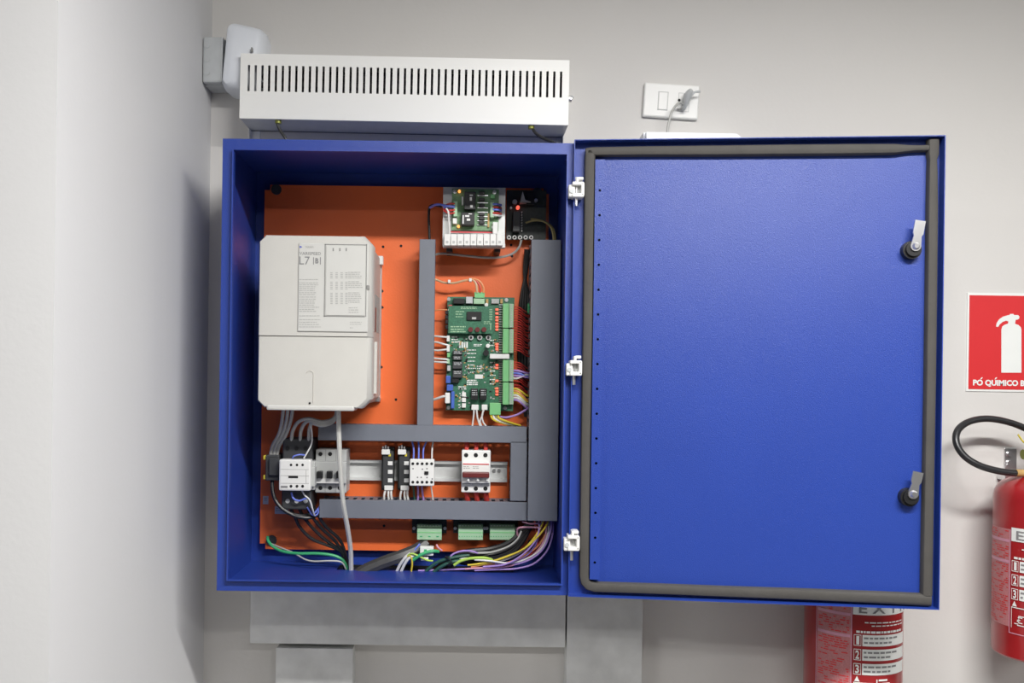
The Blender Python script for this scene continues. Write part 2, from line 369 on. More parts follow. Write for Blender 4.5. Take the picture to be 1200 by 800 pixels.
# hinges
for (hx, hy) in ((676, 222.5), (673.3, 432), (670.5, 637.5)):
    d0, d1 = CD1, CD1+0.028
    h = MB().prect(hx-9.5, hy-6.5, hx-2, hy+8, d0, d1-0.006, 0.002)
    h.prect(hx-5, hy-10, hx+8.5, hy-6, d0, d1, 0.0015).prect(hx-5, hy+3.5, hx+8.5, hy+8, d0, d1, 0.0015)
    h.prect(hx+5.2, hy-9, hx+9, hy+7, d0, d1, 0.0015)
    h.prect(hx+1, hy-15.5, hx+8, hy-12, d0, d1-0.004, 0.0015).prect(hx-0.5, hy-15, hx+2.5, hy-8, d0, d1-0.004, 0.0015)
    hi = cab.part('hinge', h, M_WHITE, label='white hinge')
    cab.part('hinge_leaf', MB().prect(hx-4, hy-6, hx+5.5, hy+5, d0, d1-0.012, 0.0015), M_BREAKER, hi)
    p = P(hx-0.5, hy, d1-0.012)
    cab.part('hinge_pin', MB().cyl((p.x, p.y, p.z-0.028), (p.x, p.y, p.z+0.022), 0.0028, 12), M_STEEL, hi, smooth=True)
    cab.part('hinge_screw', MB().dot(hx-5.8, hy+1, 2.6, d1-0.007, d1-0.004, 12), M_GREYBOX, hi, smooth=True)
cab.finish()

# ================================================================== wiring ducts
def duct(label, x0, y0, x1, y1, depth, horiz, pitch=9.6):
    t = Thing('wiring_duct', label, 'duct', 'grey slotted wiring ducts'); d1 = PLD+depth
    a, b, c, e = R4(x0, y0, x1, y1, d1); th = 0.0018; lid = d1-0.012
    t.part('base', MB().box(a+0.001, b-0.001, PLD, PLD+th, c+0.001, e-0.001), M_DUCT)
    for side in (0, 1):
        w = MB()
        lo_, hi_ = (a, b) if horiz else (c, e)
        q = (e-0.001-th if side else c+0.001) if horiz else (b-0.001-th if side else a+0.001)
        def seg(p0, p1, dd0, dd1):
            if horiz: w.box(p0, p1, dd0, dd1, q, q+th)
            else: w.box(q, q+th, dd0, dd1, p0, p1)
        seg(lo_, hi_, PLD+th, PLD+0.013); seg(lo_, hi_, lid, d1-0.002)
        n = max(2, int((hi_-lo_)*S(d1)/pitch)); st_ = (hi_-lo_)/n
        for k in range(n): seg(lo_+st_*k+st_*0.23, lo_+st_*(k+1)-st_*0.23, PLD+0.013, lid)
        t.part('slotted_side', w, M_DUCT)
    cv = MB().rbox(a-0.0005, b+0.0005, d1-0.002, d1, c-0.0005, e+0.0005, 0.0007, 1)
    if horiz: cv.box(a, b, d1-0.009, d1-0.001, e-0.001, e+0.0005).box(a, b, d1-0.009, d1-0.001, c-0.0005, c+0.001)
    else: cv.box(b-0.001, b+0.0005, d1-0.009, d1-0.001, c, e).box(a-0.0005, a+0.001, d1-0.009, d1-0.001, c, e)
    t.part('cover', cv, M_DUCT)
    return t.finish()
duct('narrow grey vertical wiring duct left of the green circuit board', 490.5, 280.5, 508.5, 498, 0.068, False)
duct('grey horizontal wiring duct above the switchgear rail', 373, 498.5, 617, 517, 0.068, True)
duct('grey horizontal wiring duct below the switchgear rail', 374.5, 587, 617.5, 608, 0.068, True)
duct('short grey vertical wiring duct at the end of the switchgear rail', 598.5, 517.5, 617, 586.5, 0.068, False)
duct('wide grey vertical wiring duct along the cabinet hinge side', 621, 281, 655, 610, 0.086, False)

# ================================================================== frequency drive
dv = Thing('motor_drive', 'ivory plastic motor drive unit with printed front panel inside the cabinet', 'drive')
FD = 0.212
def oct_px(x0, y0, x1, y1, d, tl, tr, br, bl):
    a, b, c, e = R4(x0, y0, x1, y1, d); k = 1/S(d)
    return [(a+bl*k, c), (b-br*k, c), (b, c+br*k), (b, e-tr*k), (b-tr*k, e), (a+tl*k, e), (a, e-tl*k), (a, c+bl*k)]
def tapered(poly0, d0, poly1, d1):
    return [Vector((x, -d0, z)) for x, z in poly0], [Vector((x, -d1, z)) for x, z in poly1]
# back housing
a, b, c, e = R4(302, 276, 437, 480, FD)
dv.part('housing', MB().prism([(a+0.006, c+0.012), (b-0.012, c+0.012), (b-0.003, c+0.022), (b-0.003, e-0.02), (b-0.018, e-0.008), (a+0.012, e-0.008), (a+0.006, e-0.014)], PLD+0.004, FD-0.045), M_DRIVESIDE)
base = MB().box(a+0.004, b-0.0005, PLD, PLD+0.012, c+0.012, e-0.012)
dv.part('mounting_flange', base, M_STEEL)
def cover(name, y0, y1, ch, x0=301.7, x1=436):
    o = oct_px(x0, y0, x1, y1, FD, *ch); i = oct_px(x0+2.6, y0+(1.6 if ch[0] > 1 else 0.4), x1-5.0, y1-(1.6 if ch[2] > 1 else 0.4), FD, *[max(0.3, q-0.6) for q in ch])
    rings = []
    for poly, d in ((o, FD-0.050), (o, FD-0.012), ([(p[0]*0.45+q[0]*0.55, p[1]*0.45+q[1]*0.55) for p, q in zip(o, i)], FD-0.0035), (i, FD)):
        rings.append([Vector((x, -d, z)) for x, z in poly])
    return dv.part(name, MB().loft(rings), M_DRIVE, smooth=True)
up = cover('upper_cover', 275, 393.9, (8, 10, 0.4, 0.4))
lw_ = cover('lower_cover', 394.2, 478, (0.4, 0.4, 11, 8), 300.6, 434.8)
dv.part('bottom_lip', MB().prect(312, 474.6, 415, 481, FD-0.05, FD+0.001, 0.003), M_DRIVE2, lw_)
# finger tab on the lower cover
tab = MB(); pts = [(359, 437), (360.5, 435), (363, 434.3), (365.6, 435.2), (367.2, 437.6), (367.3, 445), (367.0, 472)]
tab.tube(spline([P(x, y, FD+0.0002) for x, y in pts]), 0.0010, 6)
dv.part('finger_tab', tab, M_DRIVESIDE, lw_, smooth=True)
dv.part('cover_screw', MB().dot(362.8, 472.3, 1.3, FD, FD+0.001, 10), M_HOLE, lw_)
# raised printed panel
pn = dv.part('printed_panel', MB().prect(349.5, 285, 431.5, 388.5, FD, FD+0.003, 0.0012), M_DRIVE2, up)
fr = MB()
for r in ((380.5, 286, 430, 287), (379.5, 370, 427.5, 371.2), (380, 286, 381.1, 371), (428.6, 286, 429.6, 371)): fr.prect(*r, FD+0.003, FD+0.0035)
dv.part('door_outline', fr, M_SEAM, up)
dv.part('keypad_door', MB().prect(381.8, 287.5, 428, 369.5, FD+0.003, FD+0.0042, 0.0006), M_DRIVE2, up)
lt = MB(); ptext(lt, 'L7', 350.8, 300.5, 363, 309.8, FD+0.0034, 0.0)
ptext(lt, 'B', 369.5, 302.3, 373.3, 308.6, FD+0.0034, 0.03)
for r in ((367, 301.3, 367.9, 309.8), (375, 301.3, 375.9, 309.8)): lt.prect(*r, FD+0.003, FD+0.0034)
ptext(lt, 'VARISPEED', 351, 295.2, 376, 298.6, FD+0.0034)
dv.part('lettering', lt, M_PRINT, up, label='grey printed letters L7')
bl = MB(); p = P(352.8, 289.2, FD+0.0034); k = 1/S(FD)
bl.add([(p.x-1.5*k, p.y, p.z+1.4*k), (p.x+1.5*k, p.y, p.z), (p.x-1.5*k, p.y, p.z-1.4*k)], [(0, 1, 2)])
dv.part('logo_mark', bl, M_BLUEP, up)
lg = MB(); ptext(lg, 'YASKAWA', 357.5, 288, 367.5, 290.6, FD+0.0034)
rnd = random.Random(3)
def lines(mb, x0, x1, ys, d, h=0.9, fill=0.75):          # rows of print too small to read
    for y in ys:
        x = x0; end = x1-rnd.random()*(x1-x0)*0.25
        while x < end:
            w = 1.2+rnd.random()*3.4
            mb.prect(x, y, min(x+w, end), y+h, d-0.0004, d); x += w+0.7
lines(lg, 350.5, 374, [327, 331, 333.2, 335.4, 337.6, 340, 342.4, 344.6, 347.5, 350, 352.3, 354.6, 357, 359.4, 362, 364.3], FD+0.0034, 0.8)
lines(lg, 350.5, 376, [369.5, 374, 377, 379.6, 382.5], FD+0.0034, 0.8)
lines(lg, 410, 427, [377, 379.4], FD+0.0034, 0.7); lines(lg, 410, 414, [383.5], FD+0.0034, 1.0)
for gy, gh in ((319, 9), (330, 10), (343, 14)):
    for gx in (387, 393, 399, 404.5):
        for k in range(int(gh/2)): lg.prect(gx, gy+k*2, gx+2.8, gy+k*2+1.0, FD+0.004, FD+0.0045)
    lines(lg, 408, 425, [gy-0.5+2.2*k for k in range(int(gh/2.2))], FD+0.0046, 0.9)
lines(lg, 408.5, 420, [360, 362.6, 365.3], FD+0.0046, 0.9)
dv.part('fine_print', lg, M_PRINTL, up)
ld_ = MB()
for gx in (390.5, 398.3, 405.8): ld_.prect(gx-0.7, 290.5, gx+0.7, 294, FD+0.004, FD+0.0048)
dv.part('indicator', ld_, M_SEAM, up)
dv.part('panel_catch', MB().prect(429.5, 334, 432.5, 339, FD-0.002, FD+0.0045, 0.0008), M_SEAM, up)
# side details
sd = MB()
a, b, c, e = R4(302, 276, 437, 480, FD)
for k in range(9): sd.box(b-0.0035, b-0.0022, PLD+0.03+k*0.011, PLD+0.035+k*0.011, EYE+0.09, EYE+0.16)
dv.part('side_vent', sd, M_SEAM)
dv.part('side_rib', MB().box(b-0.004, b+0.002, FD-0.085, FD-0.065, c+0.03, EYE+0.07), M_DRIVE)
dv.part('side_slot', MB().box(b-0.004, b-0.0015, FD-0.075, FD-0.060, EYE+0.09, EYE+0.135), M_BROWN)
dv.part('side_clip', MB().rbox(b-0.006, b+0.003, PLD+0.012, PLD+0.03, e-0.032, e-0.015, 0.001), M_WHITE)
dv.part('mounting_screw', MB().cyl((b-0.004, -PLD, c+0.018), (b-0.004, -(PLD+0.02), c+0.018), 0.005, 12), M_STEEL)
dv.finish()

# ================================================================== rail and switchgear
rl = MB(); a, b, c, e = R4(366, 539.5, 594.5, 563.5, 0.045)
rail = [(PLD, c+0.007), (PLD, e-0.007), (PLD+0.0095, e-0.007), (PLD+0.0095, e), (PLD+0.011, e), (PLD+0.011, e-0.0055), (PLD+0.0015, e-0.0055),
        (PLD+0.0015, c+0.0055), (PLD+0.011, c+0.0055), (PLD+0.011, c), (PLD+0.0095, c), (PLD+0.0095, c+0.007)]
ring = lambda x: [Vector((x, -d, z)) for d, z in rail]
t = Thing('mounting_rail', 'galvanised steel mounting rail carrying the switchgear', 'rail')
n = len(rail); rl.loft([ring(a), ring(b)], caps=False)
t.part('profile', rl, M_GALV)
for sx in (579, 585): t.part('rail_screw', MB().dot(sx, 551, 2.0, PLD, PLD+0.005, 10), M_STEEL)
t.finish()

t = Thing('contactor', 'large contactor with white front and charcoal body below the ivory drive', 'contactor')
t.part('body', MB().prect(331, 514, 366, 548, 0.043, 0.112, 0.003).prect(330, 566, 365, 597, 0.043, 0.112, 0.003), M_DARK)
t.part('core', MB().prect(330, 540, 369, 574, 0.043, 0.118, 0.002), M_BREAKER)
for tx in (337, 347.5, 358):
    t.part('terminal_screw', MB().dot(tx, 525, 2.6, 0.108, 0.1135, 12), M_BLACK)
    t.part('terminal_screw', MB().dot(tx, 587, 2.6, 0.108, 0.1135, 12), M_BREAKER)
fr_ = t.part('front_cover', MB().prect(326.8, 538.3, 364, 575, 0.118, 0.142, 0.003), M_WHITE, label='white front cover')
ln_ = MB()
for yy in (549.6, 557): ln_.prect(329, yy, 362, yy+0.5, 0.1415, 0.1424)
ln_.prect(329, 566, 362, 566.5, 0.1415, 0.1424).prect(358.4, 550, 358.9, 566, 0.1415, 0.1424)
t.part('cover_groove', ln_, M_PRINTL, fr_)
t.part('name_bar', MB().prect(338, 557.4, 349.2, 560, 0.1415, 0.1426), M_BLACK, fr_)
for hx in (341, 348, 354.6):
    t.part('screw_hole', MB().dot(hx, 544.6, 1.5, 0.141, 0.1424, 10), M_HOLE, fr_)
    t.part('screw_hole', MB().dot(hx, 569.6, 1.7, 0.141, 0.1424, 10), M_HOLE, fr_)
t.part('serial_print', MB().prect(329, 569, 337, 571.5, 0.1415, 0.1424), M_PRINT, fr_)
t.part('coil_suppressor', MB().prect(364, 547, 369, 570, 0.10, 0.132, 0.001), M_BREAKER)
t.finish()
t = Thing('auxiliary_contact_block', 'dark side contact block left of the large contactor', 'contact block')
t.part('body', MB().prect(311, 533, 327, 563, 0.043, 0.115, 0.002), M_DARK)
t.part('front_step', MB().prect(315, 537, 327.5, 557, 0.115, 0.122, 0.0015), M_DARK)
for sy in (536, 559): t.part('yellow_tab', MB().prect(308.5, sy-2.5, 312, sy+2.5, 0.08, 0.11, 0.001), M_YEL)
t.finish()

t = Thing('circuit_breaker', 'grey three-pole circuit breaker with black levers beside the large contactor', 'circuit breaker')
t.part('body', MB().prect(369.5, 526.5, 406, 577.5, 0.043, 0.098, 0.002), M_BREAKER)
nose = t.part('nose', MB().prect(368.8, 540.5, 405.8, 566.5, 0.098, 0.110, 0.002), M_BREAKER)
t.part('label_strip', MB().prect(369, 560.5, 398.5, 566, 0.110, 0.1112), M_WHITE, nose)
for k in range(3):
    x = 371.3+k*11.3
    t.part('lever', MB().prect(x, 552, x+6.3, 560.6, 0.108, 0.121, 0.0015), M_BLACK)
    for yy in (531.8, 571.6): t.part('terminal_hole', MB().dot(x+4.2, yy, 2.4, 0.0975, 0.0988, 12), M_HOLE)
sp = MB()
for k in (1, 2): sp.prect(368.8+k*12.3, 526.8, 369.3+k*12.3, 577, 0.0978, 0.0986)
t.part('pole_joint', sp, M_SEAM)
t.finish()

t = Thing('circuit_breaker', 'white three-pole circuit breaker with dark red lever bar', 'circuit breaker')
t.part('body', MB().prect(540.8, 527.5, 574.8, 577, 0.043, 0.098, 0.002), M_WHITE)
nose = t.part('nose', MB().prect(541, 541.5, 574.6, 566, 0.098, 0.110, 0.002), M_WHITE)
t.part('red_line', MB().prect(542.5, 543.0, 573, 544.2, 0.109, 0.1108), M_REDLINE, nose)
t.part('lever_bar', MB().prect(542, 553.2, 573.5, 559.8, 0.109, 0.122, 0.002), M_BROWN, label='dark red lever bar')
fp = MB(); lines(fp, 543, 551, [546, 548], 0.1106, 0.8); lines(fp, 554, 562, [546, 548], 0.1106, 0.8)
t.part('fine_print', fp, M_PRINTL, nose)
for k in range(3):
    x = 546.3+k*11.3
    for yy in (533.2, 572.3): t.part('terminal_hole', MB().dot(x, yy, 2.5, 0.0975, 0.0988, 12), M_HOLE)
    t.part('lever_clip', MB().prect(x-1.5+2.5, 558, x+4, 564, 0.110, 0.117, 0.0015), M_WHITE)
    t.part('side_step', MB().prect(541.5+k*11.3, 566.3, 551.5+k*11.3, 568, 0.097, 0.104), M_BREAKER)
t.finish()

t = Thing('mini_contactor', 'small white square contactor with rows of dark screw holes', 'contactor')
t.part('body', MB().prect(482, 541, 507, 567, 0.043, 0.09, 0.002), M_DARK)
fr_ = t.part('front_cover', MB().prect(480, 538, 508.8, 569.3, 0.088, 0.105, 0.002), M_WHITE)
for hx in (483.8, 489.3, 494.7, 500.2, 505.8):
    for yy in (543.2, 564.8): t.part('screw_hole', MB().dot(hx, yy, 1.7, 0.104, 0.1056, 10), M_HOLE, fr_)
for hx, yy in ((484, 549), (495, 549.6), (500.3, 549), (489.3, 559.2), (493.6, 559.2), (500.4, 559.4), (506.5, 561)):
    t.part('small_hole', MB().dot(hx, yy, 0.95, 0.104, 0.1055, 8), M_PRINT, fr_)
t.part('actuator', MB().prect(497.4, 552.2, 502, 556, 0.104, 0.107), M_BLACK, fr_)
t.finish()

for (mx, words) in ((446.5, 'left one of two narrow black relay modules with white plugs on the rail'), (465.5, 'right one of two narrow black relay modules with white plugs, beside mini contactor')):
    t = Thing('relay_module', words, 'relay', 'narrow black relay modules')
    t.part('body', MB().prect(mx+2, 527, mx+14.5, 572, 0.043, 0.072, 0.0015), M_DARK)
    bd = t.part('circuit_board', MB().prect(mx+0.8, 524, mx+15, 574, 0.040, 0.062, 0), M_PCBD)
    for yy in (542.8, 552.8, 562.8): t.part('indicator_window', MB().prect(mx+8, yy-2.3, mx+13.6, yy+2.3, 0.072, 0.0745, 0.0006), M_WHITE)
    pt_ = MB().prect(mx+0.6, 526.5, mx+10.3, 532.5, 0.062, 0.078, 0.001)
    for q in range(3): pt_.prect(mx+1.4+3.0*q, 521.5+abs(q-1)*1.6, mx+3.2+3.0*q, 527, 0.064, 0.074)
    t.part('top_plug', pt_, M_WHITE)
    t.part('bottom_plug', MB().prect(mx+3.8, 569, mx+13.8, 574.5, 0.062, 0.078, 0.001), M_WHITE)
    t.part('yellow_mark', MB().prect(mx+8.5, 531.5, mx+11.5, 534.5, 0.072, 0.0735), M_YEL)
    t.finish()

# ================================================================== circuit boards
t = Thing('power_supply_board', 'pale green power board with white terminals on a bent aluminium bracket', 'circuit board')
br = t.part('bracket', MB().prect(519, 219.5, 592, 289, 0.052, 0.0545).prect(519, 285, 592, 289.5, 0.040, 0.060), M_ALU)
bd = t.part('circuit_board', MB().prect(529.5, 221.5, 584.5, 270, 0.058, 0.060), M_PCB2)
for k in range(9): 
    tb = t.part('terminal', MB().prect(520.5+k*7.7, 274, 527.7+k*7.7, 287.5, 0.055, 0.074, 0.001), M_WHITE)
    t.part('terminal_hole', MB().prect(522.5+k*7.7, 282, 525.5+k*7.7, 285, 0.0735, 0.0745), M_BREAKER, tb)
t.part('terminal_print', MB().prect(527, 271.2, 578, 272.8, 0.060, 0.0608), M_PNK if False else M_REDLINE, bd)
for r in ((544, 224.5, 557.5, 245.5), (540.5, 248.5, 556, 264)):
    c_ = t.part('relay', MB().prect(*r, 0.060, 0.078, 0.0015), M_BLACK, bd)
pm = MB()
for r in ((550.5, 228, 554, 229.2), (550.5, 231, 553, 235), (551, 240, 554, 243), (545, 252, 550, 254), (547, 256, 551, 258.5), (542, 252, 543.5, 262), (549, 250, 553, 251)): pm.prect(*r, 0.0775, 0.0787)
t.part('relay_print', pm, M_WHITE, bd)
for yy in (226, 233.5, 240.5, 250.5, 255.5, 260.5): t.part('rectifier', MB().prect(561.5, yy-1.6, 568, yy+1.8, 0.060, 0.068, 0.0008), M_BLACK, bd)
cr = MB()
for yy in (228.5, 237, 243, 248, 253, 258, 263): cr.prect(559.5, yy, 572, yy+0.9, 0.060, 0.063)
t.part('component_lead', cr, M_STEEL, bd)
for r in ((531.5, 235.5, 536, 253.5), (574.5, 236.5, 579, 254.5)): t.part('side_connector', MB().prect(*r, 0.060, 0.074, 0.001), M_TERMP, bd)
t.part('white_connector', MB().prect(530.5, 255.5, 535.5, 262, 0.060, 0.070, 0.001), M_WHITE, bd)
t.part('white_block', MB().prect(577.5, 260, 583.5, 274, 0.060, 0.072, 0.001), M_WHITE, bd)
t.part('green_component', MB().prect(575, 227.5, 580, 232, 0.060, 0.068, 0.001), M_TERM, bd)
t.part('tan_component', MB().prect(571.5, 250, 573.5, 266, 0.060, 0.064), M_GOLD, bd)
t.part('white_component', MB().prect(541, 230.5, 543, 240, 0.060, 0.066), M_WHITE, bd)
for lx, ly in ((538.3, 223.8), (537.3, 265)): t.part('indicator_lamp', MB().dot(lx, ly, 1.6, 0.060, 0.066, 10), M_LEDO, bd)
for lx, ly in ((532.5, 224.2), (579.5, 225), (578.5, 266)): t.part('board_screw', MB().dot(lx, ly, 2.3, 0.060, 0.064, 12), M_STEEL, bd)
LIFT = 0.052
def lift(v):
    f = (ZW+v.y-LIFT)/(ZW+v.y); return (v.x*f, v.y-LIFT, EYE+(v.z-EYE)*f)
for q in t.parts: q[1].map(lift)
for fx in (526.5, 583): t.part('foot', MB().prect(fx-3.5, 287, fx+3.5, 295, PLD, 0.09, 0.001), M_BLACK)
for fx in (525, 586): t.part('post', MB().dot(fx, 228, 3, PLD, 0.1035, 10), M_STEEL)
t.finish()

t = Thing('relay_board', 'dark unlit circuit board with a red light beside the power board', 'circuit board')
bd = t.part('circuit_board', MB().prect(593.5, 223, 640, 281, 0.050, 0.053), M_PCBD)
t.part('relay', MB().prect(601, 247, 609.5, 271, 0.053, 0.070, 0.001), M_DARK)
for k in range(8): t.part('header_pin', MB().dot(611.5, 248.5+k*3.1, 0.85, 0.053, 0.060, 8), M_WHITE)
for k in range(5):
    t.part('terminal', MB().dot(596.5+k*6.5, 278, 2.4, 0.053, 0.060, 14), M_WHITE)
    t.part('terminal_hole', MB().dot(596.5+k*6.5, 278, 1.3, 0.0598, 0.0605, 10), M_HOLE)
p = [P(609, 238.5, 0.06), P(612, 226, 0.06), P(615, 236, 0.06), P(621.5, 238, 0.06)]
t.part('heat_sink', MB().prism([(q.x, q.z) for q in p], 0.053, 0.075), M_ALU)
t.part('transistor', MB().prect(617, 226, 626, 240, 0.053, 0.066, 0.001), M_BLACK)
for lx, ly, r in ((603.3, 236.3, 2.8), (628.2, 234.5, 2.1)): t.part('board_screw', MB().dot(lx, ly, r, 0.053, 0.062, 14), M_STEEL)
t.part('small_capacitor', MB().dot(599, 243.2, 1.3, 0.053, 0.064, 12), M_WHITE)
t.part('indicator_lamp', MB().dot(607, 242.6, 2.0, 0.053, 0.064, 12), M_LED)
t.finish()

t = Thing('controller_board', 'large green controller board with display and green terminal column', 'circuit board')
BD = 0.056
bd = t.part('circuit_board', MB().prect(523.5, 348, 602, 481, BD-0.002, BD), M_PCB)
for sx, sy in ((526, 350.5), (593.5, 351.3), (525.5, 477.5), (591.8, 478)):
    t.part('board_screw', MB().dot(sx, sy, 2.2, BD, BD+0.003, 12), M_STEEL, bd)
    t.part('standoff', MB().dot(sx, sy, 2.2, PLD, BD-0.002, 10), M_STEEL)
dsp = t.part('display_board', MB().prect(525.5, 358.5, 577.5, 390.5, BD+0.012, BD+0.014), M_PCB, label='green daughter board')
t.part('display_window', MB().prect(547, 365, 564.3, 375.2, BD+0.014, BD+0.018, 0.0006), M_BLACK, dsp)
t.part('display_glyph', MB().prect(553, 371.5, 558, 374, BD+0.0178, BD+0.0186), M_BREAKER, dsp)
for bx in (551.5, 559.5, 567.2): t.part('push_button', MB().dot(bx, 386, 2.9, BD+0.014, BD+0.019, 14), M_BROWN, dsp)
for bx in (552, 562.3, 572.4):
    t.part('round_button', MB().dot(bx, 395.3, 3.0, BD, BD+0.006, 14), M_BREAKER, bd)
    t.part('button_centre', MB().dot(bx, 395.3, 1.5, BD, BD+0.0075, 10), M_BLACK, bd)
t.part('black_connector', MB().prect(531.2, 349.3, 544.5, 355.8, BD, BD+0.013, 0.001), M_BLACK, bd)
t.part('white_connector', MB().prect(546, 347.5, 554, 355.5, BD, BD+0.012, 0.001), M_GREYBOX, bd)
t.part('top_plug', MB().prect(556, 342, 568, 349, BD+0.002, BD+0.016, 0.001), M_TERM, bd)
t.part('top_socket', MB().prect(555, 349.6, 568, 356, BD, BD+0.014, 0.001), M_TERMP, bd)
for k, gx in enumerate((571, 577.5, 580.5, 583.5, 588)): t.part('component', MB().prect(gx-1.6, 350, gx+1.3, 355.5, BD, BD+0.006, 0.0005), M_GOLD if k in (0, 4) else M_BREAKER, bd)
t.part('white_component', MB().dot(570, 357, 2.2, BD, BD+0.008, 12), M_WHITE, bd)
for (y0, y1) in ((355.5, 384), (385, 413.7), (421.5, 447), (448, 474)):
    tb = t.part('terminal_block', MB().prect(589.2, y0, 596.3, y1, BD, BD+0.022, 0.001), M_TERM, bd)
    sb_ = MB().prect(596.6, y0+0.4, 601.8, y1-0.2, BD, BD+0.014, 0.0006)
    t.part('screw_row', sb_, M_TERMP, bd)
    n = 10
    sc = MB(); pn_ = MB()
    for k in range(n):
        yy = y0+(y1-y0)*(k+0.5)/n
        sc.dot(599.3, yy, 0.9, BD+0.014, BD+0.0146, 8); pn_.prect(584.8, yy-0.5, 589, yy+0.5, BD, BD+0.004)
    t.part('terminal_screw', sc, M_GREYBOX, bd); t.part('solder_pin', pn_, M_STEEL, bd)
for k, yy in enumerate((362.5, 367, 371.5, 375, 379, 382.5, 386, 403, 406, 409, 427.5, 431, 446, 455, 458.5, 462)):
    t.part('indicator_lamp', MB().prect(580.8, yy-1.1, 584, yy+1.1, BD, BD+0.004), M_LED, bd)
t.part('ribbon_plug', MB().prect(574, 414.6, 597, 420.2, BD+0.004, BD+0.026, 0.0012), M_WHITE, bd)
for (y0, y1) in ((410.5, 415.5), (416.7, 421.6), (423.5, 432), (433.8, 442.5)):
    t.part('relay', MB().prect(530.5, y0, 542, y1, BD, BD+0.014, 0.001), M_DARK, bd)
for (y0, y1) in ((393, 400), (403.5, 412), (420.5, 426)): t.part('side_socket', MB().prect(523.5, y0, 527, y1, BD, BD+0.010, 0.0008), M_TERMP if y0 > 415 else M_WHITE, bd)
t.part('side_component', MB().prect(523.8, 413.5, 527.5, 418.5, BD, BD+0.01, 0.0008), M_TERM, bd)
t.part('side_component', MB().prect(524, 428, 528, 434.5, BD, BD+0.01, 0.0008), M_GREYBOX, bd)
t.part('blue_capacitor', MB().prect(522.5, 440, 528, 449, BD, BD+0.016, 0.0015), M_CAPB, bd)
t.part('blue_socket', MB().prect(523.5, 450.5, 531, 457.8, BD, BD+0.012, 0.001), M_CAPB, bd)
t.part('blue_strip', MB().prect(528.6, 458.5, 532.5, 478.5, BD, BD+0.014, 0.001), M_CAPB, bd)
t.part('white_plug', MB().prect(521.5, 460, 527.3, 472.5, BD, BD+0.018, 0.0015), M_WHITE, bd)
t.part('black_component', MB().prect(529, 442, 538, 448.5, BD, BD+0.01, 0.001), M_BLACK, bd)
t.part('black_component', MB().prect(524, 369.5, 528.5, 388, BD, BD+0.010, 0.001), M_BLACK, bd)
for yy in (459.5, 466, 472.5): t.part('jumper', MB().prect(541.3, yy, 546, yy+5, BD, BD+0.006, 0.0005), M_WHITE, bd)
for x0 in (552, 562.2): t.part('relay', MB().prect(x0, 455, x0+8.2, 468.3, BD, BD+0.016, 0.001), M_BLACK, bd)
t.part('bottom_plug', MB().prect(573.8, 472, 586.8, 486, BD, BD+0.02, 0.001), M_TERM, bd)
for (x0, x1) in ((552.5, 560.8), (564.5, 571.3)): t.part('white_connector', MB().prect(x0, 474, x1, 480.2, BD, BD+0.013, 0.001), M_WHITE, bd)
t.part('paper_label', MB().prect(556.6, 438.7, 566, 443.6, BD, BD+0.0012), M_WHITE, bd)
cp = P(569.5, 413.5, BD); t.part('capacitor', MB().cyl((cp.x, -BD, cp.z), (cp.x, -BD-0.014, cp.z), 0.0058, 16), M_BLACK, bd, smooth=True)
t.part('capacitor_top', MB().dot(571.8, 405, 2.4, BD, BD+0.01, 14), M_WHITE, bd)
sk = MB(); lines(sk, 548, 559, [409.5, 413.5, 418, 422.5, 427, 431, 435.5], BD+0.0006, 1.0); lines(sk, 547, 560.5, [444.8, 447.2, 449.6], BD+0.0006, 1.5)
lines(sk, 537, 549, [452.5, 455], BD+0.0006, 1.2); lines(sk, 559, 566.5, [428.5, 431, 434], BD+0.0006, 1.2); lines(sk, 529, 537, [394, 397, 400], BD+0.0006, 1.3)
for k in range(4): sk.prect(538+k*2.8, 400.5, 539.8+k*2.8, 407.5, BD, BD+0.0008)
lines(sk, 555, 566, [403, 404.6], BD+0.0006, 0.9); lines(sk, 574, 581, [424, 429, 434, 439, 444, 449], BD+0.0006, 1.2, 0.5); lines(sk, 573, 580, [398, 401, 404], BD+0.0006, 1.2)
for k in range(10): sk.prect(536+rnd.random()*4, 456+k*2.2, 539+rnd.random()*2, 457+k*2.2, BD, BD+0.0008)
t.part('silkscreen', sk, M_SIGNW, bd)
smd = [MB(), MB(), MB()]; rq = random.Random(11)
for q in range(150):
    zone = rq.choice(((573, 398, 588, 412), (572, 422, 588, 470), (543, 410, 548, 452), (528, 395, 548, 410), (534, 450, 552, 478), (546, 428, 572, 438), (566, 424, 580, 452)))
    x = zone[0]+rq.random()*(zone[2]-zone[0]); y = zone[1]+rq.random()*(zone[3]-zone[1]); w = 0.5+rq.random()*0.8; h = 0.5+rq.random()*0.6
    smd[rq.randrange(3)].prect(x-w, y-h, x+w, y+h, BD, BD+0.0016)
for q, m_ in zip(smd, (M_BLACK, M_BREAKER, M_GOLD)): t.part('small_components', q, m_, bd)
for yy in (366, 371.5, 377, 383): t.part('edge_connector', MB().prect(521.8, yy-2.2, 526.2, yy+2.2, BD, BD+0.011, 0.001), M_BLACK, bd)
t.part('red_component', MB().prect(525.5, 357, 530, 360, BD+0.002, BD+0.008, 0.0008), M_REDLINE, bd)
t.part('white_component', MB().dot(526.8, 363, 2.0, BD, BD+0.012, 12), M_WHITE, bd)
for y0 in (410.5, 416.7, 423.5, 433.8):
    rt = MB(); lines(rt, 532, 541, [y0+1.2, y0+3.0], BD+0.0146, 0.8); t.part('relay_print', rt, M_GREYBOX, bd)
for x0 in (553, 563.5):
    rt = MB(); lines(rt, x0, x0+6.5, [457, 459.5, 462], BD+0.0166, 0.9); t.part('relay_print', rt, M_GREYBOX, bd)
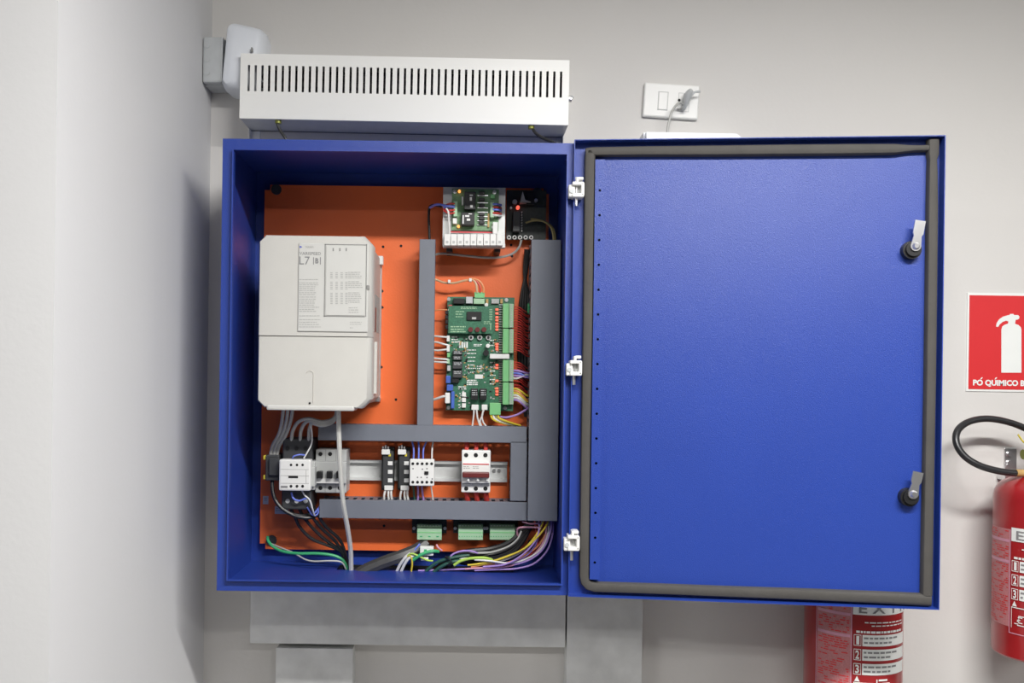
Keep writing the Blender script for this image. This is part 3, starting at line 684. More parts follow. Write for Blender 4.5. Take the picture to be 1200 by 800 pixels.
sk = MB(); lines(sk, 540, 562, [359.5, 361], BD+0.0146, 0.8); lines(sk, 534, 544, [364.5, 367.5, 370.5], BD+0.0146, 1.0)
lines(sk, 567, 577, [376.5, 378.6], BD+0.0146, 0.8); lines(sk, 528, 546, [382, 385, 387.8], BD+0.0146, 1.3); sk.prect(574.5, 379, 575.5, 386.5, BD+0.014, BD+0.0148)
for k in range(7): sk.prect(573.5, 362+k*2, 577, 362.8+k*2, BD+0.014, BD+0.0147)
t.part('display_silkscreen', sk, M_TERMP, dsp)
t.finish()

for (x0, x1, words) in ((488.7, 517.6, 'small green terminal strip, leftmost of three under the lower duct'), (537, 566, 'small green terminal strip, middle of three under the lower duct'),
                        (574, 603.5, 'small green terminal strip, rightmost of three under the lower duct')):
    t = Thing('terminal_strip', words, 'terminal strip', 'green terminal strips under the lower duct')
    t.part('circuit_board', MB().prect(x0-5.8, 606, x1+(5.8 if x0 < 500 else 3.5), 624.5, 0.044, 0.046), M_PCBD)
    t.part('socket', MB().prect(x0, 614.3, x1, 619.5, 0.046, 0.058, 0.0008), M_TERMP)
    t.part('plug', MB().prect(x0, 618.8, x1, 632.5, 0.046, 0.074, 0.001), M_TERMP)
    t.part('plug_groove', MB().prect(x0+0.3, 623.2, x1-0.3, 624.4, 0.0738, 0.0744), M_TERM)
    sc = MB(); n = 3 if x0 < 500 else 10
    for k in range(n): sc.prect(x0+(x1-x0)*(k+0.35)/n, 627.8, x0+(x1-x0)*(k+0.65)/n, 629.0, 0.074, 0.0746)
    t.part('wire_slot', sc, W_GRN)
    pr = MB()
    for k in range(8): pr.prect(x0+1+k*3.4, 615.4, x0+3+k*3.4, 616.4, 0.058, 0.0586)
    t.part('print_mark', pr, M_SIGNW)
    for sx in (x0-3.6, x1+(3.8 if x0 < 500 else 1.8)): t.part('board_screw', MB().dot(sx, 619, 1.9, 0.046, 0.051, 10), M_STEEL)
    t.finish()
for r, w in (((308, 581, 314.5, 590.5), 'small square white sticker on the orange plate'), ((322, 593, 338, 602), 'pale rectangular sticker on the orange plate below the contactor')):
    t = Thing('sticker', w, 'sticker'); t.part('paper', MB().prect(*r, PLD, PLD+0.0006), M_GREYBOX)
    mk = MB(); lines(mk, r[0]+1.5, r[2]-1, [r[1]+2, r[1]+4.4], PLD+0.001, 0.9); t.part('fine_print', mk, M_PRINT); t.finish()

# ================================================================== wires
# drive cables
for k, dx in enumerate((0, 4.5, 9)):
    wire('power_cable', LMR[k]+' one of three thick grey cables dropping from the drive to the side contact block', 'cable',
         [(333+dx*1.15, 470, 0.14), (331+dx*1.15, 490, 0.13), (327+dx*0.95, 508, 0.115), (319.5+dx*0.9, 522, 0.105), (316+dx*0.85, 538, 0.10)], 2.1, W_GREY, 'grey cables left under the drive')
for k in range(3):
    wire('power_cable', LMR[k]+' one of three grey cables arching from the drive to the contactor top', 'cable',
         [(398-k*1.5, 472, 0.13), (392, 489+k*1.5, 0.135), (378, 494+k*2.2, 0.14), (362+k*2, 490.5+k*2.5, 0.138), (350+k*7, 494+k*2, 0.13), (343+k*9.6, 505, 0.118), (341.5+k*10.2, 517, 0.108)], 2.1, W_GREY, 'grey cables arching under the drive')
wire('signal_cable', 'long light grey cable hanging from the drive to the cabinet floor', 'cable',
     [(396.5, 470, 0.155), (396.8, 490, 0.155), (397.5, 520, 0.155), (399.5, 560, 0.15), (402.5, 592, 0.14), (407.5, 620, 0.12), (410.8, 645, 0.10), (411.5, 672, 0.085)], 2.9, W_LG)
wire('control_wire', 'thin white wire falling beside the contactor into its top', 'wire', [(363.5, 494, 0.13), (365.5, 508, 0.13), (365, 520, 0.125), (360, 530, 0.125), (356, 537, 0.125)], 0.9, W_WHT)
wire('control_wire', 'thin blue wire curling over the contactor front top', 'wire', [(343, 538, 0.125), (344, 534.5, 0.135), (351, 532.5, 0.135), (357, 533, 0.125)], 0.9, W_BLU)
wire('control_wire', 'bright blue wire leaving the contactor bottom toward the duct', 'wire', [(341.5, 577, 0.12), (344, 584, 0.125), (351, 586.5, 0.125), (361, 583.5, 0.125), (365, 592, 0.12), (368, 601, 0.11), (374, 594, 0.09)], 1.1, W_BLU)
wire('control_wire', 'white wire leaving the contactor bottom toward the duct', 'wire', [(354, 575, 0.12), (357, 580, 0.127), (363, 586, 0.127), (366.5, 597, 0.12), (369, 604, 0.105), (375, 599, 0.09)], 1.0, W_WHT)
wire('control_wire', 'blue wire hooked at the end of the lower duct', 'wire', [(360, 594, 0.115), (366, 603, 0.11), (372, 602, 0.10), (375.5, 590, 0.09)], 0.9, W_BLU)
wire('black_cable', 'black cable looping round under the large contactor', 'cable', [(319, 556, 0.10), (319.5, 575, 0.11), (324, 588, 0.115), (333, 597.5, 0.115), (347, 604.5, 0.11), (362, 606.5, 0.105), (373, 603, 0.09)], 2.2, W_BLK)
wire('black_cable', 'black cable looping close beneath the contactor terminals', 'cable', [(330, 594, 0.10), (338, 600, 0.11), (350, 603.5, 0.11), (360, 603, 0.10), (369, 598, 0.09)], 1.9, W_BLK)
for k, (x, xm) in enumerate(((340, 352), (350, 366), (360, 376), (368, 383))):
    wire('black_cable', ORD[k]+' from the left of four black cables slanting from contactor to cabinet floor', 'cable',
         [(x, 594, 0.10), (x+5, 604, 0.095), (xm, 618, 0.085), (xm+15, 632, 0.08), (398+k*2.2, 645+k*1.2, 0.075), (403+k*1.4, 660, 0.072), (405+k, 672, 0.072)], 2.0, W_BLK, 'black cables slanting across the plate')
wire('ground_wire', 'bright green earth wire from the lower left plate nut', 'wire', [(313.5, 628.5, 0.045), (314.5, 634, 0.052), (321, 641, 0.06), (333, 646.3, 0.07), (350, 648.3, 0.078), (372, 648.3, 0.082), (390, 650.5, 0.082), (401, 655.5, 0.08), (407, 665, 0.078), (408, 672, 0.078)], 1.7, W_GRN)
wire('ground_wire', 'thin grey wire lying below the green earth wire', 'wire', [(318, 637, 0.045), (330, 642, 0.06), (345, 648, 0.075), (357, 655, 0.085), (368, 657.5, 0.09), (385, 657, 0.09), (400, 658.5, 0.085), (406, 668, 0.08)], 1.0, W_GREY)
# switchgear leads
for k, (x, x2) in enumerate(((484.5, 482.5), (490.5, 490.5), (496, 501))):
    wire('control_wire', LMR[k]+' one of three short blue wires entering the mini contactor from above', 'wire', [(x2, 515, 0.075), (x+0.3, 526, 0.082), (x, 541, 0.085)], 1.0, W_BLU, 'blue wires above the mini contactor')
wire('control_wire', 'short white wire from the upper duct into the mini contactor', 'wire', [(508, 515, 0.075), (506.5, 526, 0.082), (506, 541, 0.085)], 1.0, W_WHT)
for k, (x, x2) in enumerate(((484.5, 486), (489.5, 489.5), (494.5, 497))):
    wire('control_wire', ('dark green', 'left violet', 'right violet')[k]+' wire from the mini contactor down into the lower duct', 'wire', [(x, 566, 0.08), (x+0.5, 576, 0.078), (x2, 590, 0.07)], 1.2, W_PUR if k else W_DGR, 'wires below the mini contactor')
wire('control_wire', 'short white wire from the mini contactor into the lower duct', 'wire', [(504.5, 566, 0.08), (506, 575, 0.078), (508, 590, 0.07)], 0.9, W_WHT)
for mx in (446.5, 465.5):
    for q, (a1, b1) in enumerate(((5.5, 3.5), (9, 9.5), (12, 13.5))):
        wire('control_wire', LMR[q]+' white wire fanning down from the '+('left' if mx < 460 else 'right')+' black relay module', 'wire', [(mx+a1, 573, 0.072), (mx+(a1+b1)/2-0.8, 580, 0.075), (mx+b1, 590, 0.07)], 1.3, W_WHT, 'white wires below the relay modules')
for k in range(3):
    x = 546.5+k*11.2
    wire('power_wire', LMR[k]+' short dark red wire entering the white breaker from above', 'wire', [(x+1, 514, 0.075), (x+0.6, 521, 0.08), (x, 530, 0.085)], 2.6, W_RED, 'dark red wires above the white breaker')
    wire('power_wire', LMR[k]+' short dark red wire leaving the white breaker at the bottom', 'wire', [(x, 575, 0.085), (x+1, 582, 0.08), (x+2.0, 591, 0.07)], 3.2, W_RED, 'dark red wires below the white breaker')
# wires around the boards
wire('control_wire', 'black wire rising from the narrow duct to the power board', 'wire', [(503.5, 283, 0.07), (503, 270, 0.07), (502.5, 255, 0.07), (503.5, 242.5, 0.07), (509, 240.5, 0.09), (517, 242, 0.122)], 1.5, W_BLK)
wire('control_wire', 'dark blue wire plugged into the power board left side', 'wire', [(504, 243, 0.080), (512, 239.5, 0.11), (522, 241, 0.126), (533, 242.5, 0.126)], 1.4, W_BLU)
for k, (yy, m_) in enumerate(((238.5, W_RED), (241.2, W_BLU), (246, W_RED), (249.5, W_RED))):
    wire('control_wire', ('thin red lead', 'thin blue lead', 'second thin red lead', 'lowest thin red lead')[k]+' at the left connector of the power board', 'wire', [(520, 242+k*1.5, 0.120), (526, yy+0.4, 0.126), (533, yy, 0.125)], 1.1, m_)
wire('control_wire', 'thin white lead hanging at the left of the power board', 'wire', [(523, 244, 0.126), (525.5, 249, 0.127), (526, 260, 0.126), (527, 275, 0.124)], 1.1, W_WHT)
for k, (yy, m_) in enumerate(((239, W_BLU), (242.5, W_RED), (245.5, W_BLU), (249.5, W_RED), (252, W_WHT))):
    wire('control_wire', 'thin '+('blue', 'red', 'dark blue', 'lower red', 'white')[k]+' lead at the right connector of the power board', 'wire', [(577.5, yy, 0.125), (583, yy+0.3, 0.126), (587.5, yy+1.2, 0.110)], 1.1, m_)
wire('control_wire', 'grey wire swinging from the narrow duct under the power board', 'wire', [(506, 302, 0.06), (510, 298.5, 0.06), (520, 297, 0.06), (540, 299, 0.06), (565, 301.5, 0.06), (585, 301.5, 0.06), (600, 297.5, 0.06), (608, 290, 0.06), (611, 281, 0.06)], 1.4, W_GREY)
wire('control_wire', 'tan wire with white ties leading to the controller top plug', 'wire', [(507, 327, 0.062), (512, 328, 0.062), (520, 331, 0.064), (532, 331.5, 0.066), (545, 328.5, 0.068), (554, 328, 0.07), (558, 333, 0.072), (559, 343, 0.072)], 1.3, W_TAN)
wire('control_wire', 'orange wire arching into the controller top plug', 'wire', [(545, 329.5, 0.068), (553, 326.5, 0.07), (562, 329.5, 0.072), (566.5, 337, 0.072), (566.5, 343, 0.072)], 1.2, W_ORG)
wire('control_wire', 'short red wire entering the middle of the controller top plug', 'wire', [(549, 329, 0.068), (557, 328.5, 0.071), (562, 335, 0.072), (562.5, 343, 0.072)], 1.1, W_RED)
for tx, ty in ((526.3, 329.6), (551.2, 327.8)): single('cable_tie', ('white cable tie on the tan wire near the narrow duct' if tx < 540 else 'white cable tie on the tan wire above the controller'), 'cable tie', MB().prect(tx-1.6, ty-2, tx+1.6, ty+2, 0.062, 0.075, 0.001), M_WHITE)
for k, pts in enumerate(([(622, 256.5), (630, 257.5), (640, 260.5), (647, 266), (650, 274), (651, 285)], [(616, 261), (625, 258.5), (636, 259), (644.5, 265), (648, 274), (649, 285)])):
    wire('control_wire', ('upper', 'lower')[k]+' olive wire from the dark board into the wide duct', 'wire', [(x, y, 0.065+0.004*k) for x, y in pts], 1.1, W_OLV)
# thin wires left of the controller
wire('control_wire', 'thin orange wire at the upper left of the controller', 'wire', [(507, 364.5, 0.06), (514, 363, 0.065), (524, 363, 0.066)], 0.7, W_ORG)
for k, (y0, y1) in enumerate(((393.5, 395), (400.5, 404.5), (410, 409), (419.5, 421), (423.5, 424.5))):
    wire('control_wire', ORD[k]+' from the top of five thin white wires left of the controller', 'wire', [(507, y0, 0.06), (513, y0+0.5, 0.064), (519, (y0+y1)/2+0.3, 0.066), (525.5, y1, 0.064)], 1.1, W_WHT, 'white wires left of the controller')
wire('control_wire', 'white wire widening into the white plug of the controller', 'wire', [(507, 468.5, 0.06), (513, 466.5, 0.066), (519, 464.5, 0.07), (523, 464, 0.07)], 1.5, W_WHT)
for k, pts in enumerate(([(555.5, 478), (555, 487), (553.5, 499)], [(558.5, 478), (559.5, 489), (562.5, 499)], [(566.5, 478), (565, 487), (562.5, 493), (564, 499)], [(568, 478), (565, 486), (566, 494), (569.5, 499)])):
    wire('control_wire', ORD[k]+' from the left of four white wires under the controller board', 'wire', [(x, y, 0.067) for x, y in pts], 1.0, W_WHT, 'white wires below the controller')
for k, (m_, w) in enumerate(((W_YEL, 'yellow'), (W_WHT, 'white'), (W_OLV, 'olive'), (W_YEL, 'second yellow'))):
    wire('control_wire', w+' wire from the controller bottom green plug toward the wide duct', 'wire', [(575.8+k*2.8, 484, 0.07), (576+k*2.8, 489, 0.074), (581+k*3, 493-k*0.3, 0.075), (592+k*2, 496.5-k*0.5, 0.07), (604+k*2, 498.5, 0.06)], 1.2, m_)
# rows of red wires at the terminal column
def redw(yy, k, w):
    r = random.Random(k); e = 616+r.random()*3
    wire('terminal_wire', w, 'wire',
         [(600.5, yy, 0.066), (605, yy, 0.068), (608.5, yy+0.6, 0.067), (611, yy+1.6+r.random()*0.5, 0.064), (613.5, yy+3.6+r.random(), 0.058), (e, yy+6+r.random()*2, 0.048), (e+6, yy+7+r.random()*2, 0.046)], 0.72, W_RED, 'red wires at the terminal column', 6)
for k in range(19): redw(359.5+k*2.82, k, ORD[k]+' thin red wire from the top of the green terminal column')
for k in range(9): redw(424.5+k*2.75, 40+k, ORD[k]+' thin red wire below the white ribbon plug of the terminal column')
for k in range(3): redw(451+k*2.6, 60+k, ORD[k]+' red wire of the lowest green terminal block')
for k, (m_, y0, y1, w) in enumerate(((W_PUR, 434, 437, 'violet'), (W_BLU, 437, 440.5, 'dark blue'), (W_PUR, 440, 442, 'lower violet'), (W_WHT, 443, 439, 'white'), (W_YEL, 455.5, 463, 'yellow'), (W_ORG, 458, 468, 'orange'),
                                     (W_YEL, 460.5, 470, 'lower yellow'), (W_WHT, 463, 473, 'lower white'), (W_WHT, 466, 474, 'lowest white'), (W_PUR, 468.5, 477, 'bottom violet'))):
    wire('control_wire', w+' wire from the terminal column into the wide duct', 'wire', [(600.5, y0, 0.066), (606, y0+0.2, 0.07), (612, (y0+y1)/2, 0.07), (617, y1, 0.066), (623, y1+0.5, 0.06)], 1.25, m_)
wire('control_wire', 'long violet wire curving below the controller into the wide duct', 'wire', [(585, 488, 0.066), (593, 489, 0.07), (604, 486.5, 0.07), (613, 482, 0.07), (622, 476, 0.06)], 1.3, W_PUR)
for k in range(4):
    wire('black_cable', ORD[k]+' from the left of four black cables running down beside the wide duct', 'cable', [(619-k*0.8, 292, 0.05), (616.5-k*0.6, 320, 0.045), (610.5+k*2.8, 352, 0.042), (608.5+k*3.6, 400, 0.04), (609.5+k*3.4, 440, 0.04), (616+k*1.8, 488, 0.04)], 2.1, W_BLK, 'black cables beside the wide duct')
single('green_plug', 'small green plug edge beside the wide duct', 'plug', MB().prect(618.3, 355, 624, 367, 0.04, 0.06, 0.002), W_GRN)
# bottom bundle
wire('cable_sleeve', 'broad dark grey cable sleeve rising from the cabinet floor', 'cable', [(417, 675, 0.085), (430, 667, 0.085), (450, 658.5, 0.085), (470, 651.5, 0.082), (488, 644, 0.07), (500, 636, 0.06)], 7.5, mat('sleeve_grey', (0.055, 0.055, 0.055), 0.45, var=0.1))
for k in range(7):
    o1 = (k % 4)*3.4; o2 = (k//4)*3
    wire('black_cable', ORD[k]+' from the left of seven black cables bundled under the terminal strips', 'cable',
         [(505+k*3, 672, 0.075+0.006*(k % 3)), (520+k*2, 660-o1*0.6, 0.08), (545, 650+o1*0.9-o2, 0.078+0.005*(k % 3)), (575, 646+o1-o2, 0.078), (598, 638+o1-o2, 0.078), (612, 624+o1-o2, 0.078), (622+k*1.6, 606, 0.075)], 3.2, W_BLK, 'black cables under the terminal strips')
for k, (m_, w, pts) in enumerate((
    (W_YEL, 'bright yellow wire sweeping from the wide duct to the floor bundle', [(644, 606, 0.09), (640, 616, 0.098), (630, 629, 0.105), (615, 642, 0.108), (600, 649.5, 0.108), (582, 656, 0.105), (560, 660.5, 0.10), (548, 662, 0.098)]),
    (W_YEL, 'second yellow wire sweeping from the wide duct to the floor bundle', [(638, 606, 0.09), (635, 615, 0.096), (626, 630, 0.102), (612, 644, 0.104), (590, 653, 0.102), (570, 660, 0.10), (552, 663, 0.095)]),
    (W_WHT, 'white wire sweeping from the wide duct to the floor bundle', [(635, 606, 0.09), (634, 617, 0.094), (624, 634, 0.10), (608, 648, 0.10), (585, 657, 0.10), (560, 654, 0.098), (540, 655, 0.095), (533, 661, 0.09)]),
    (W_PUR, 'violet wire sweeping from the wide duct to the floor bundle', [(646, 606, 0.086), (645, 622, 0.09), (637, 642, 0.096), (622, 655, 0.10), (600, 662, 0.10), (575, 666, 0.098), (556, 666, 0.094), (530, 667, 0.09), (505, 668, 0.088), (490, 668.5, 0.086)]),
    (W_PUR, 'outer violet wire bowing widest below the wide duct', [(648, 606, 0.08), (647.5, 625, 0.085), (641, 645, 0.09), (626, 660, 0.096), (605, 666, 0.098), (582, 667, 0.098), (556, 668, 0.095)]),
    (W_PUR, 'inner violet wire crossing under the wide duct', [(633, 612, 0.085), (630, 632, 0.092), (620, 648, 0.096), (603, 658, 0.10), (580, 660, 0.10)]),
    (W_PNK, 'pale pink wire sweeping along the front of the bundle', [(641, 608, 0.084), (638, 632, 0.09), (624, 651, 0.096), (604, 661, 0.10), (580, 665, 0.10), (560, 665.5, 0.098), (545, 666.5, 0.096)]),
    (W_ORG, 'orange wire half hidden in the coloured bundle', [(640, 625, 0.088), (630, 640, 0.092), (615, 650, 0.096), (595, 659, 0.098), (570, 661, 0.098), (552, 664, 0.096)]),
    (W_RED, 'dark red wire inside the coloured bundle', [(626, 606, 0.08), (628, 620, 0.085), (630, 638, 0.088), (618, 652, 0.092), (598, 660, 0.095)]),
    (W_PNK, 'pink wire looping left just below the wide duct', [(634, 618, 0.098), (620, 617.5, 0.098), (608, 618.5, 0.092), (606, 624, 0.085), (608, 630, 0.08)]),
    (W_PNK, 'short pink wire tucked against the wide duct bottom', [(632, 612.5, 0.096), (622, 613.5, 0.096), (612, 611, 0.09)]),
    (W_GREY, 'grey wire arching over the black bundle', [(611, 622, 0.092), (606, 632, 0.094), (594, 641, 0.094), (575, 647, 0.094), (557, 648, 0.092)]),
    (W_PUR, 'violet wire arching over the left of the bundle', [(526, 655, 0.094), (531, 649, 0.096), (541, 645.5, 0.098), (552, 645.5, 0.098), (560, 648, 0.095)]),
    (W_YG, 'yellow-green earth wire bending inside the bundle', [(532, 662, 0.10), (540, 657, 0.102), (552, 654, 0.104), (568, 653.5, 0.104), (577, 656, 0.10)]),
    (W_DGR, 'dark green cable fanning to the cabinet floor, upper', [(499, 669, 0.09), (510, 660, 0.094), (522, 655, 0.096), (536, 652, 0.094), (550, 650, 0.09)]),
    (W_DGR, 'dark green cable fanning to the cabinet floor, lower', [(508, 670, 0.092), (518, 663, 0.096), (530, 658, 0.098), (545, 656, 0.095)]),
    (W_GRN, 'green wire crossing in front of the white connector', [(484, 656, 0.096), (492, 650.5, 0.10), (500, 647, 0.10), (508, 645.5, 0.098), (514, 646, 0.09)]),
    (W_YEL, 'yellow wire hooked over beside the white wires', [(482, 669, 0.092), (483, 660, 0.096), (482, 653, 0.098), (479, 650.5, 0.098), (474, 654, 0.095)]),
    (W_YG, 'thin yellow-green wire crossing to the white connector', [(476, 652, 0.096), (482, 648.5, 0.10), (490, 651, 0.10), (500, 656, 0.098), (507, 657, 0.094)]),
    (W_WHT, 'white wire rising from the floor left of the connector', [(465, 669, 0.088), (469, 661, 0.092), (475, 653, 0.096), (481, 648, 0.095)]),
    (W_WHT, 'second white wire rising from the floor left of the connector', [(470, 669.5, 0.09), (474, 661, 0.094), (479, 654, 0.097), (486, 650, 0.096)]),
    (W_BLU, 'blue cable end above the white connector', [(482, 650, 0.08), (487, 643, 0.082), (492, 637, 0.078)]),
    (W_WHT, 'white wire lying along the front of the coloured bundle', [(643, 606, 0.082), (642.5, 624, 0.088), (634, 643, 0.094), (616, 655, 0.10), (596, 659.5, 0.104), (574, 657, 0.106), (556, 655.5, 0.104)]),
    (W_RED, 'dark red wire bowing beside the outer violet wire', [(637, 608, 0.078), (640, 626, 0.082), (636, 641, 0.086), (622, 654, 0.09), (606, 661, 0.094)]),
    (W_PUR, 'violet wire crossing the yellow wires near the duct', [(630, 606, 0.092), (632, 618, 0.098), (627, 634, 0.106), (612, 650, 0.11), (592, 661, 0.108), (566, 664, 0.10)]),
    (W_BLK, 'black tie gathering the dark green cables', [(522, 652, 0.10), (527, 655, 0.106), (529, 660, 0.106), (524, 662, 0.10)]),
    (W_PNK, 'pink wire sticking up from the bundle', [(511.5, 638, 0.09), (514, 642, 0.092), (518, 645, 0.09)]))):
    wire('control_wire', w, 'wire', [(*p[:2], p[2]) for p in pts], 2.0 if m_ in (W_DGR, W_GRN) else (1.7 if 'white wire rising' in w or 'yellow-green earth' in w else 1.1), m_)
t = Thing('wire_connector', 'white plastic plug connector lying on the wire bundle', 'connector')
t.part('body', MB().prect(492, 640.5, 508, 651, 0.082, 0.097, 0.0015), M_WHITE)
t.part('latch', MB().prect(493, 653, 502, 657, 0.082, 0.096, 0.0015), M_WHITE)
t.part('label', MB().prect(497, 643.5, 500, 646.5, 0.0968, 0.0976), W_GRN)
t.finish()

# ================================================================== perforated resistor box above the cabinet
t = Thing('resistor_box', 'long white perforated steel resistor box above the cabinet', 'resistor box')
RD = 0.093; k = 1/S(RD); cen = P(474, 104.5, RD); W2, H2 = 385.5*k/2, 76*k/2
x0, x1, z0, z1 = cen.x-W2, cen.x+W2, cen.z-H2, cen.z+H2
ns = 47; sx0 = cen.x+(291.3-474)*k; pit = (657.2-291.3)/(ns-1)*k; sw = 2.7*k/2; st1 = z1-13.5*k; st0 = st1-30.5*k
fp = MB(); th = 0.0012
fp.box(x0, x1, RD-th, RD, st1, z1).box(x0, x1, RD-th, RD, z0, st0)
xs = [x0]+[v for q in range(ns) for v in (sx0+pit*q-sw, sx0+pit*q+sw)]+[x1]
for q in range(0, len(xs), 2): fp.box(xs[q], xs[q+1], RD-th, RD, st0, st1)
fp.box(x0, x1, RD-th-0.004, RD-th, z0, z0+0.0012)
rb = []
rb.append(('front_cover', fp, M_BOXWHITE))
rb.append(('side_panel', MB().box(x0, x0+th, 0.002, RD-th, z0, z1), M_BOXWHITE)); rb.append(('side_panel', MB().box(x1-th, x1, 0.002, RD-th, z0, z1), M_BOXWHITE))
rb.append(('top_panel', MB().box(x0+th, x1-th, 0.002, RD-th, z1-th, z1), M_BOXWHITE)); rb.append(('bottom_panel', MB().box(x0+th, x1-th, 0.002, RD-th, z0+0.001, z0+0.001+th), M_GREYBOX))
rb.append(('back_panel', MB().box(x0+th, x1-th, 0.001, 0.0025, z0, z1-th), M_DARK))
for q in range(4): rb.append(('resistor', MB().cyl((x0+0.03, -0.045, z1-0.03-0.016*q), (x1-0.03, -0.045, z1-0.03-0.016*q), 0.0065, 12), M_DARK))
rb.append(('wall_bracket', MB().box(x0, x0+0.02, 0.0, 0.002, z0-0.06, z0+0.02).box(x0, x0+0.002, 0.0, 0.02, z0-0.06, z0), M_BOXWHITE))
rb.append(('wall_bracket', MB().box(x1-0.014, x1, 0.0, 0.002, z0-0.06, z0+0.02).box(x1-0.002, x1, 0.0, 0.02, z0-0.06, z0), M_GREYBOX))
rb.append(('wing_screw', MB().cyl((x1, -0.06, cen.z-0.002), (x1+0.009, -0.06, cen.z-0.002), 0.006, 12).cyl((x1+0.006, -0.06, cen.z-0.006), (x1+0.011, -0.06, cen.z+0.004), 0.003, 8), M_STEEL))
for gx in (325.5, 624):
    u = cen.x+(gx-474)*k
    rb.append(('cable_gland', MB().cyl((u, -0.082, z0+0.002), (u, -0.082, z0-0.006), 0.0062, 14), M_BRASS))
for n_, mb, m_ in rb: mb.rot(cen, 0.0075); t.part(n_, mb, m_)
t.finish()
wire('resistor_cable', 'dark cable from the left gland of the resistor box', 'cable', [(324.5, 142, 0.082), (326, 148, 0.082), (329, 154, 0.082), (334, 161.5, 0.082), (337, 168, 0.08)], 1.7, W_BLK)
wire('resistor_cable', 'black cable from the right gland of the resistor box', 'cable', [(624, 148, 0.082), (625, 152, 0.082), (629, 157, 0.082), (637, 162, 0.08), (648, 166.5, 0.075), (656, 172, 0.07)], 1.9, W_BLK)

# ================================================================== devices in the corner
t = Thing('junction_box', 'grey plastic junction box tucked into the wall corner', 'junction box')
a, b, c, e = R4(236.5, 42, 262.5, 97, 0.068)
t.part('body', MB().rbox(LX+0.001, b, 0, 0.05, c, e, 0.003), M_GREYBOX)
t.part('lid', MB().rbox(LX+0.001, b-0.004, 0.05, 0.068, c+0.001, e-0.001, 0.004), M_GREYBOX)
for q in (0.22, 0.5, 0.8): t.part('knockout', MB().cyl((a+0.010, -0.068, c+(e-c)*q), (a+0.010, -0.0692, c+(e-c)*q), 0.006, 16), M_GREYBOX, smooth=True)
t.part('lid_edge', MB().rbox(b-0.007, b-0.003, 0.052, 0.0695, c+0.002, e-0.002, 0.001), M_GREYBOX)
t.finish()
t = Thing('wall_unit', 'rounded white wall-mounted plastic unit behind the perforated box', 'wall unit')
prof = []
a, b, c, e = R4(264, 30, 309, 108, 0.05)
def rrect(x0, x1, z0, z1, r, n=5):
    out = []
    for cx, cz, s0 in ((x1-r, z1-r, 0), (x0+r, z1-r, 90), (x0+r, z0+r, 180), (x1-r, z0+r, 270)):
        for q in range(n+1):
            an = math.radians(s0+90*q/n); out.append((cx+r*math.cos(an), cz+r*math.sin(an)))
    return out
rg = [(0.0, 0.002), (0.03, 0.0), (0.05, 0.002), (0.062, 0.006), (0.068, 0.014)]
mb = MB().loft([[Vector((x, -d, z)) for x, z in rrect(a+i, b-i, c+i, e-i, 0.014)] for d, i in rg])
tilt = lambda v: (v.x+(v.z-c)*0.085-0.004, v.y-(b-v.x)*0.25*max(0, min(1, -v.y/0.05)), v.z-(max(0, v.x-a)**2)*1.6)
t.part('shell', mb.map(tilt), M_COOL, smooth=True)
p = P(295.3, 58.5, 0.078); t.part('slot', MB().box(p.x-0.0012, p.x+0.0012, 0.066, 0.0815, p.z-0.004, p.z+0.004), M_SEAM)
t.finish()

# ================================================================== socket, plug, white box behind door
OC = P(787, 117.8, 0.012); k = 1/S(0.012); TI = 0.052
t = Thing('wall_socket', 'crooked white wall socket plate above the open door', 'socket')
def orect(x0, y0, x1, y1, d0, d1, r=0):
    a, b, c, e = OC.x+x0*k, OC.x+x1*k, OC.z-y1*k, OC.z-y0*k
    m_ = MB(); (m_.rbox(a, b, d0, d1, c, e, r) if r else m_.box(a, b, d0, d1, c, e)); return m_.rot(OC, TI)
pl_ = t.part('plate', orect(-32.5, -20, 32.5, 20, 0, 0.011, 0.003), M_WHITE)
for x0, x1 in ((-16, -4), (8, 21)):
    fr4 = MB()
    for r in ((x0, -10, x0+0.6, 12), (x1-0.6, -10, x1, 12), (x0, -10, x1, -9.4), (x0, 11.4, x1, 12)):
        q = orect(*r, 0.0105, 0.0114); fr4.add(q.v, q.f)
    t.part('module_joint', fr4, M_BREAKER, pl_)
t.part('switch_rocker', orect(-15.2, -9.2, -4.8, 11.2, 0.010, 0.0125, 0.001), M_WHITE, pl_)
t.part('socket_hole', MB().dot(796, 117.2, 1.6, 0.0105, 0.0118, 12), M_HOLE, pl_)
t.finish()
t = Thing('power_plug', 'grey plug with thin cord pushed into the wall socket', 'plug')
a = P(803, 125, 0.04); b = P(806.5, 113, 0.04)
rings = []
for s_, w, dd in ((0, 2.2, 0.024), (0.25, 3.4, 0.032), (0.6, 5.2, 0.04), (0.85, 5.4, 0.04), (1.0, 4.0, 0.034), (1.12, 2.2, 0.026)):
    c = P(802.5+5*s_, 127-20*s_, 0.03); w *= 1/S(0.03)
    rings.append([Vector((c.x+w*math.cos(q*math.pi/6), -0.011-dd*0.5+dd*0.45*math.sin(q*math.pi/6), c.z+0.15*w*math.cos(q*math.pi/6))) for q in range(12)])
t.part('body', MB().loft(rings), M_GREYBOX, smooth=True)
t.part('ridge', MB().tube(spline([P(807, 113, 0.036), P(811, 111.5, 0.036), P(814, 108, 0.034), P(820.5, 107.3, 0.03)]), 0.0022, 8), M_GREYBOX, smooth=True)
t.part('cord', MB().tube(spline([P(*q) for q in [(801, 122.5, 0.03), (797, 120.2, 0.036), (791.5, 124.5, 0.04), (787, 132, 0.042), (784.5, 141, 0.042), (783, 147, 0.042), (782, 156, 0.042)]]), 1.5/S(0.04), 8), W_GREY, smooth=True)
t.finish()
t = Thing('white_wall_box', 'white wall box peeking over the top edge of the open door', 'box')
a, b, c, e = R4(755, 153.5, 869, 300, 0.07)
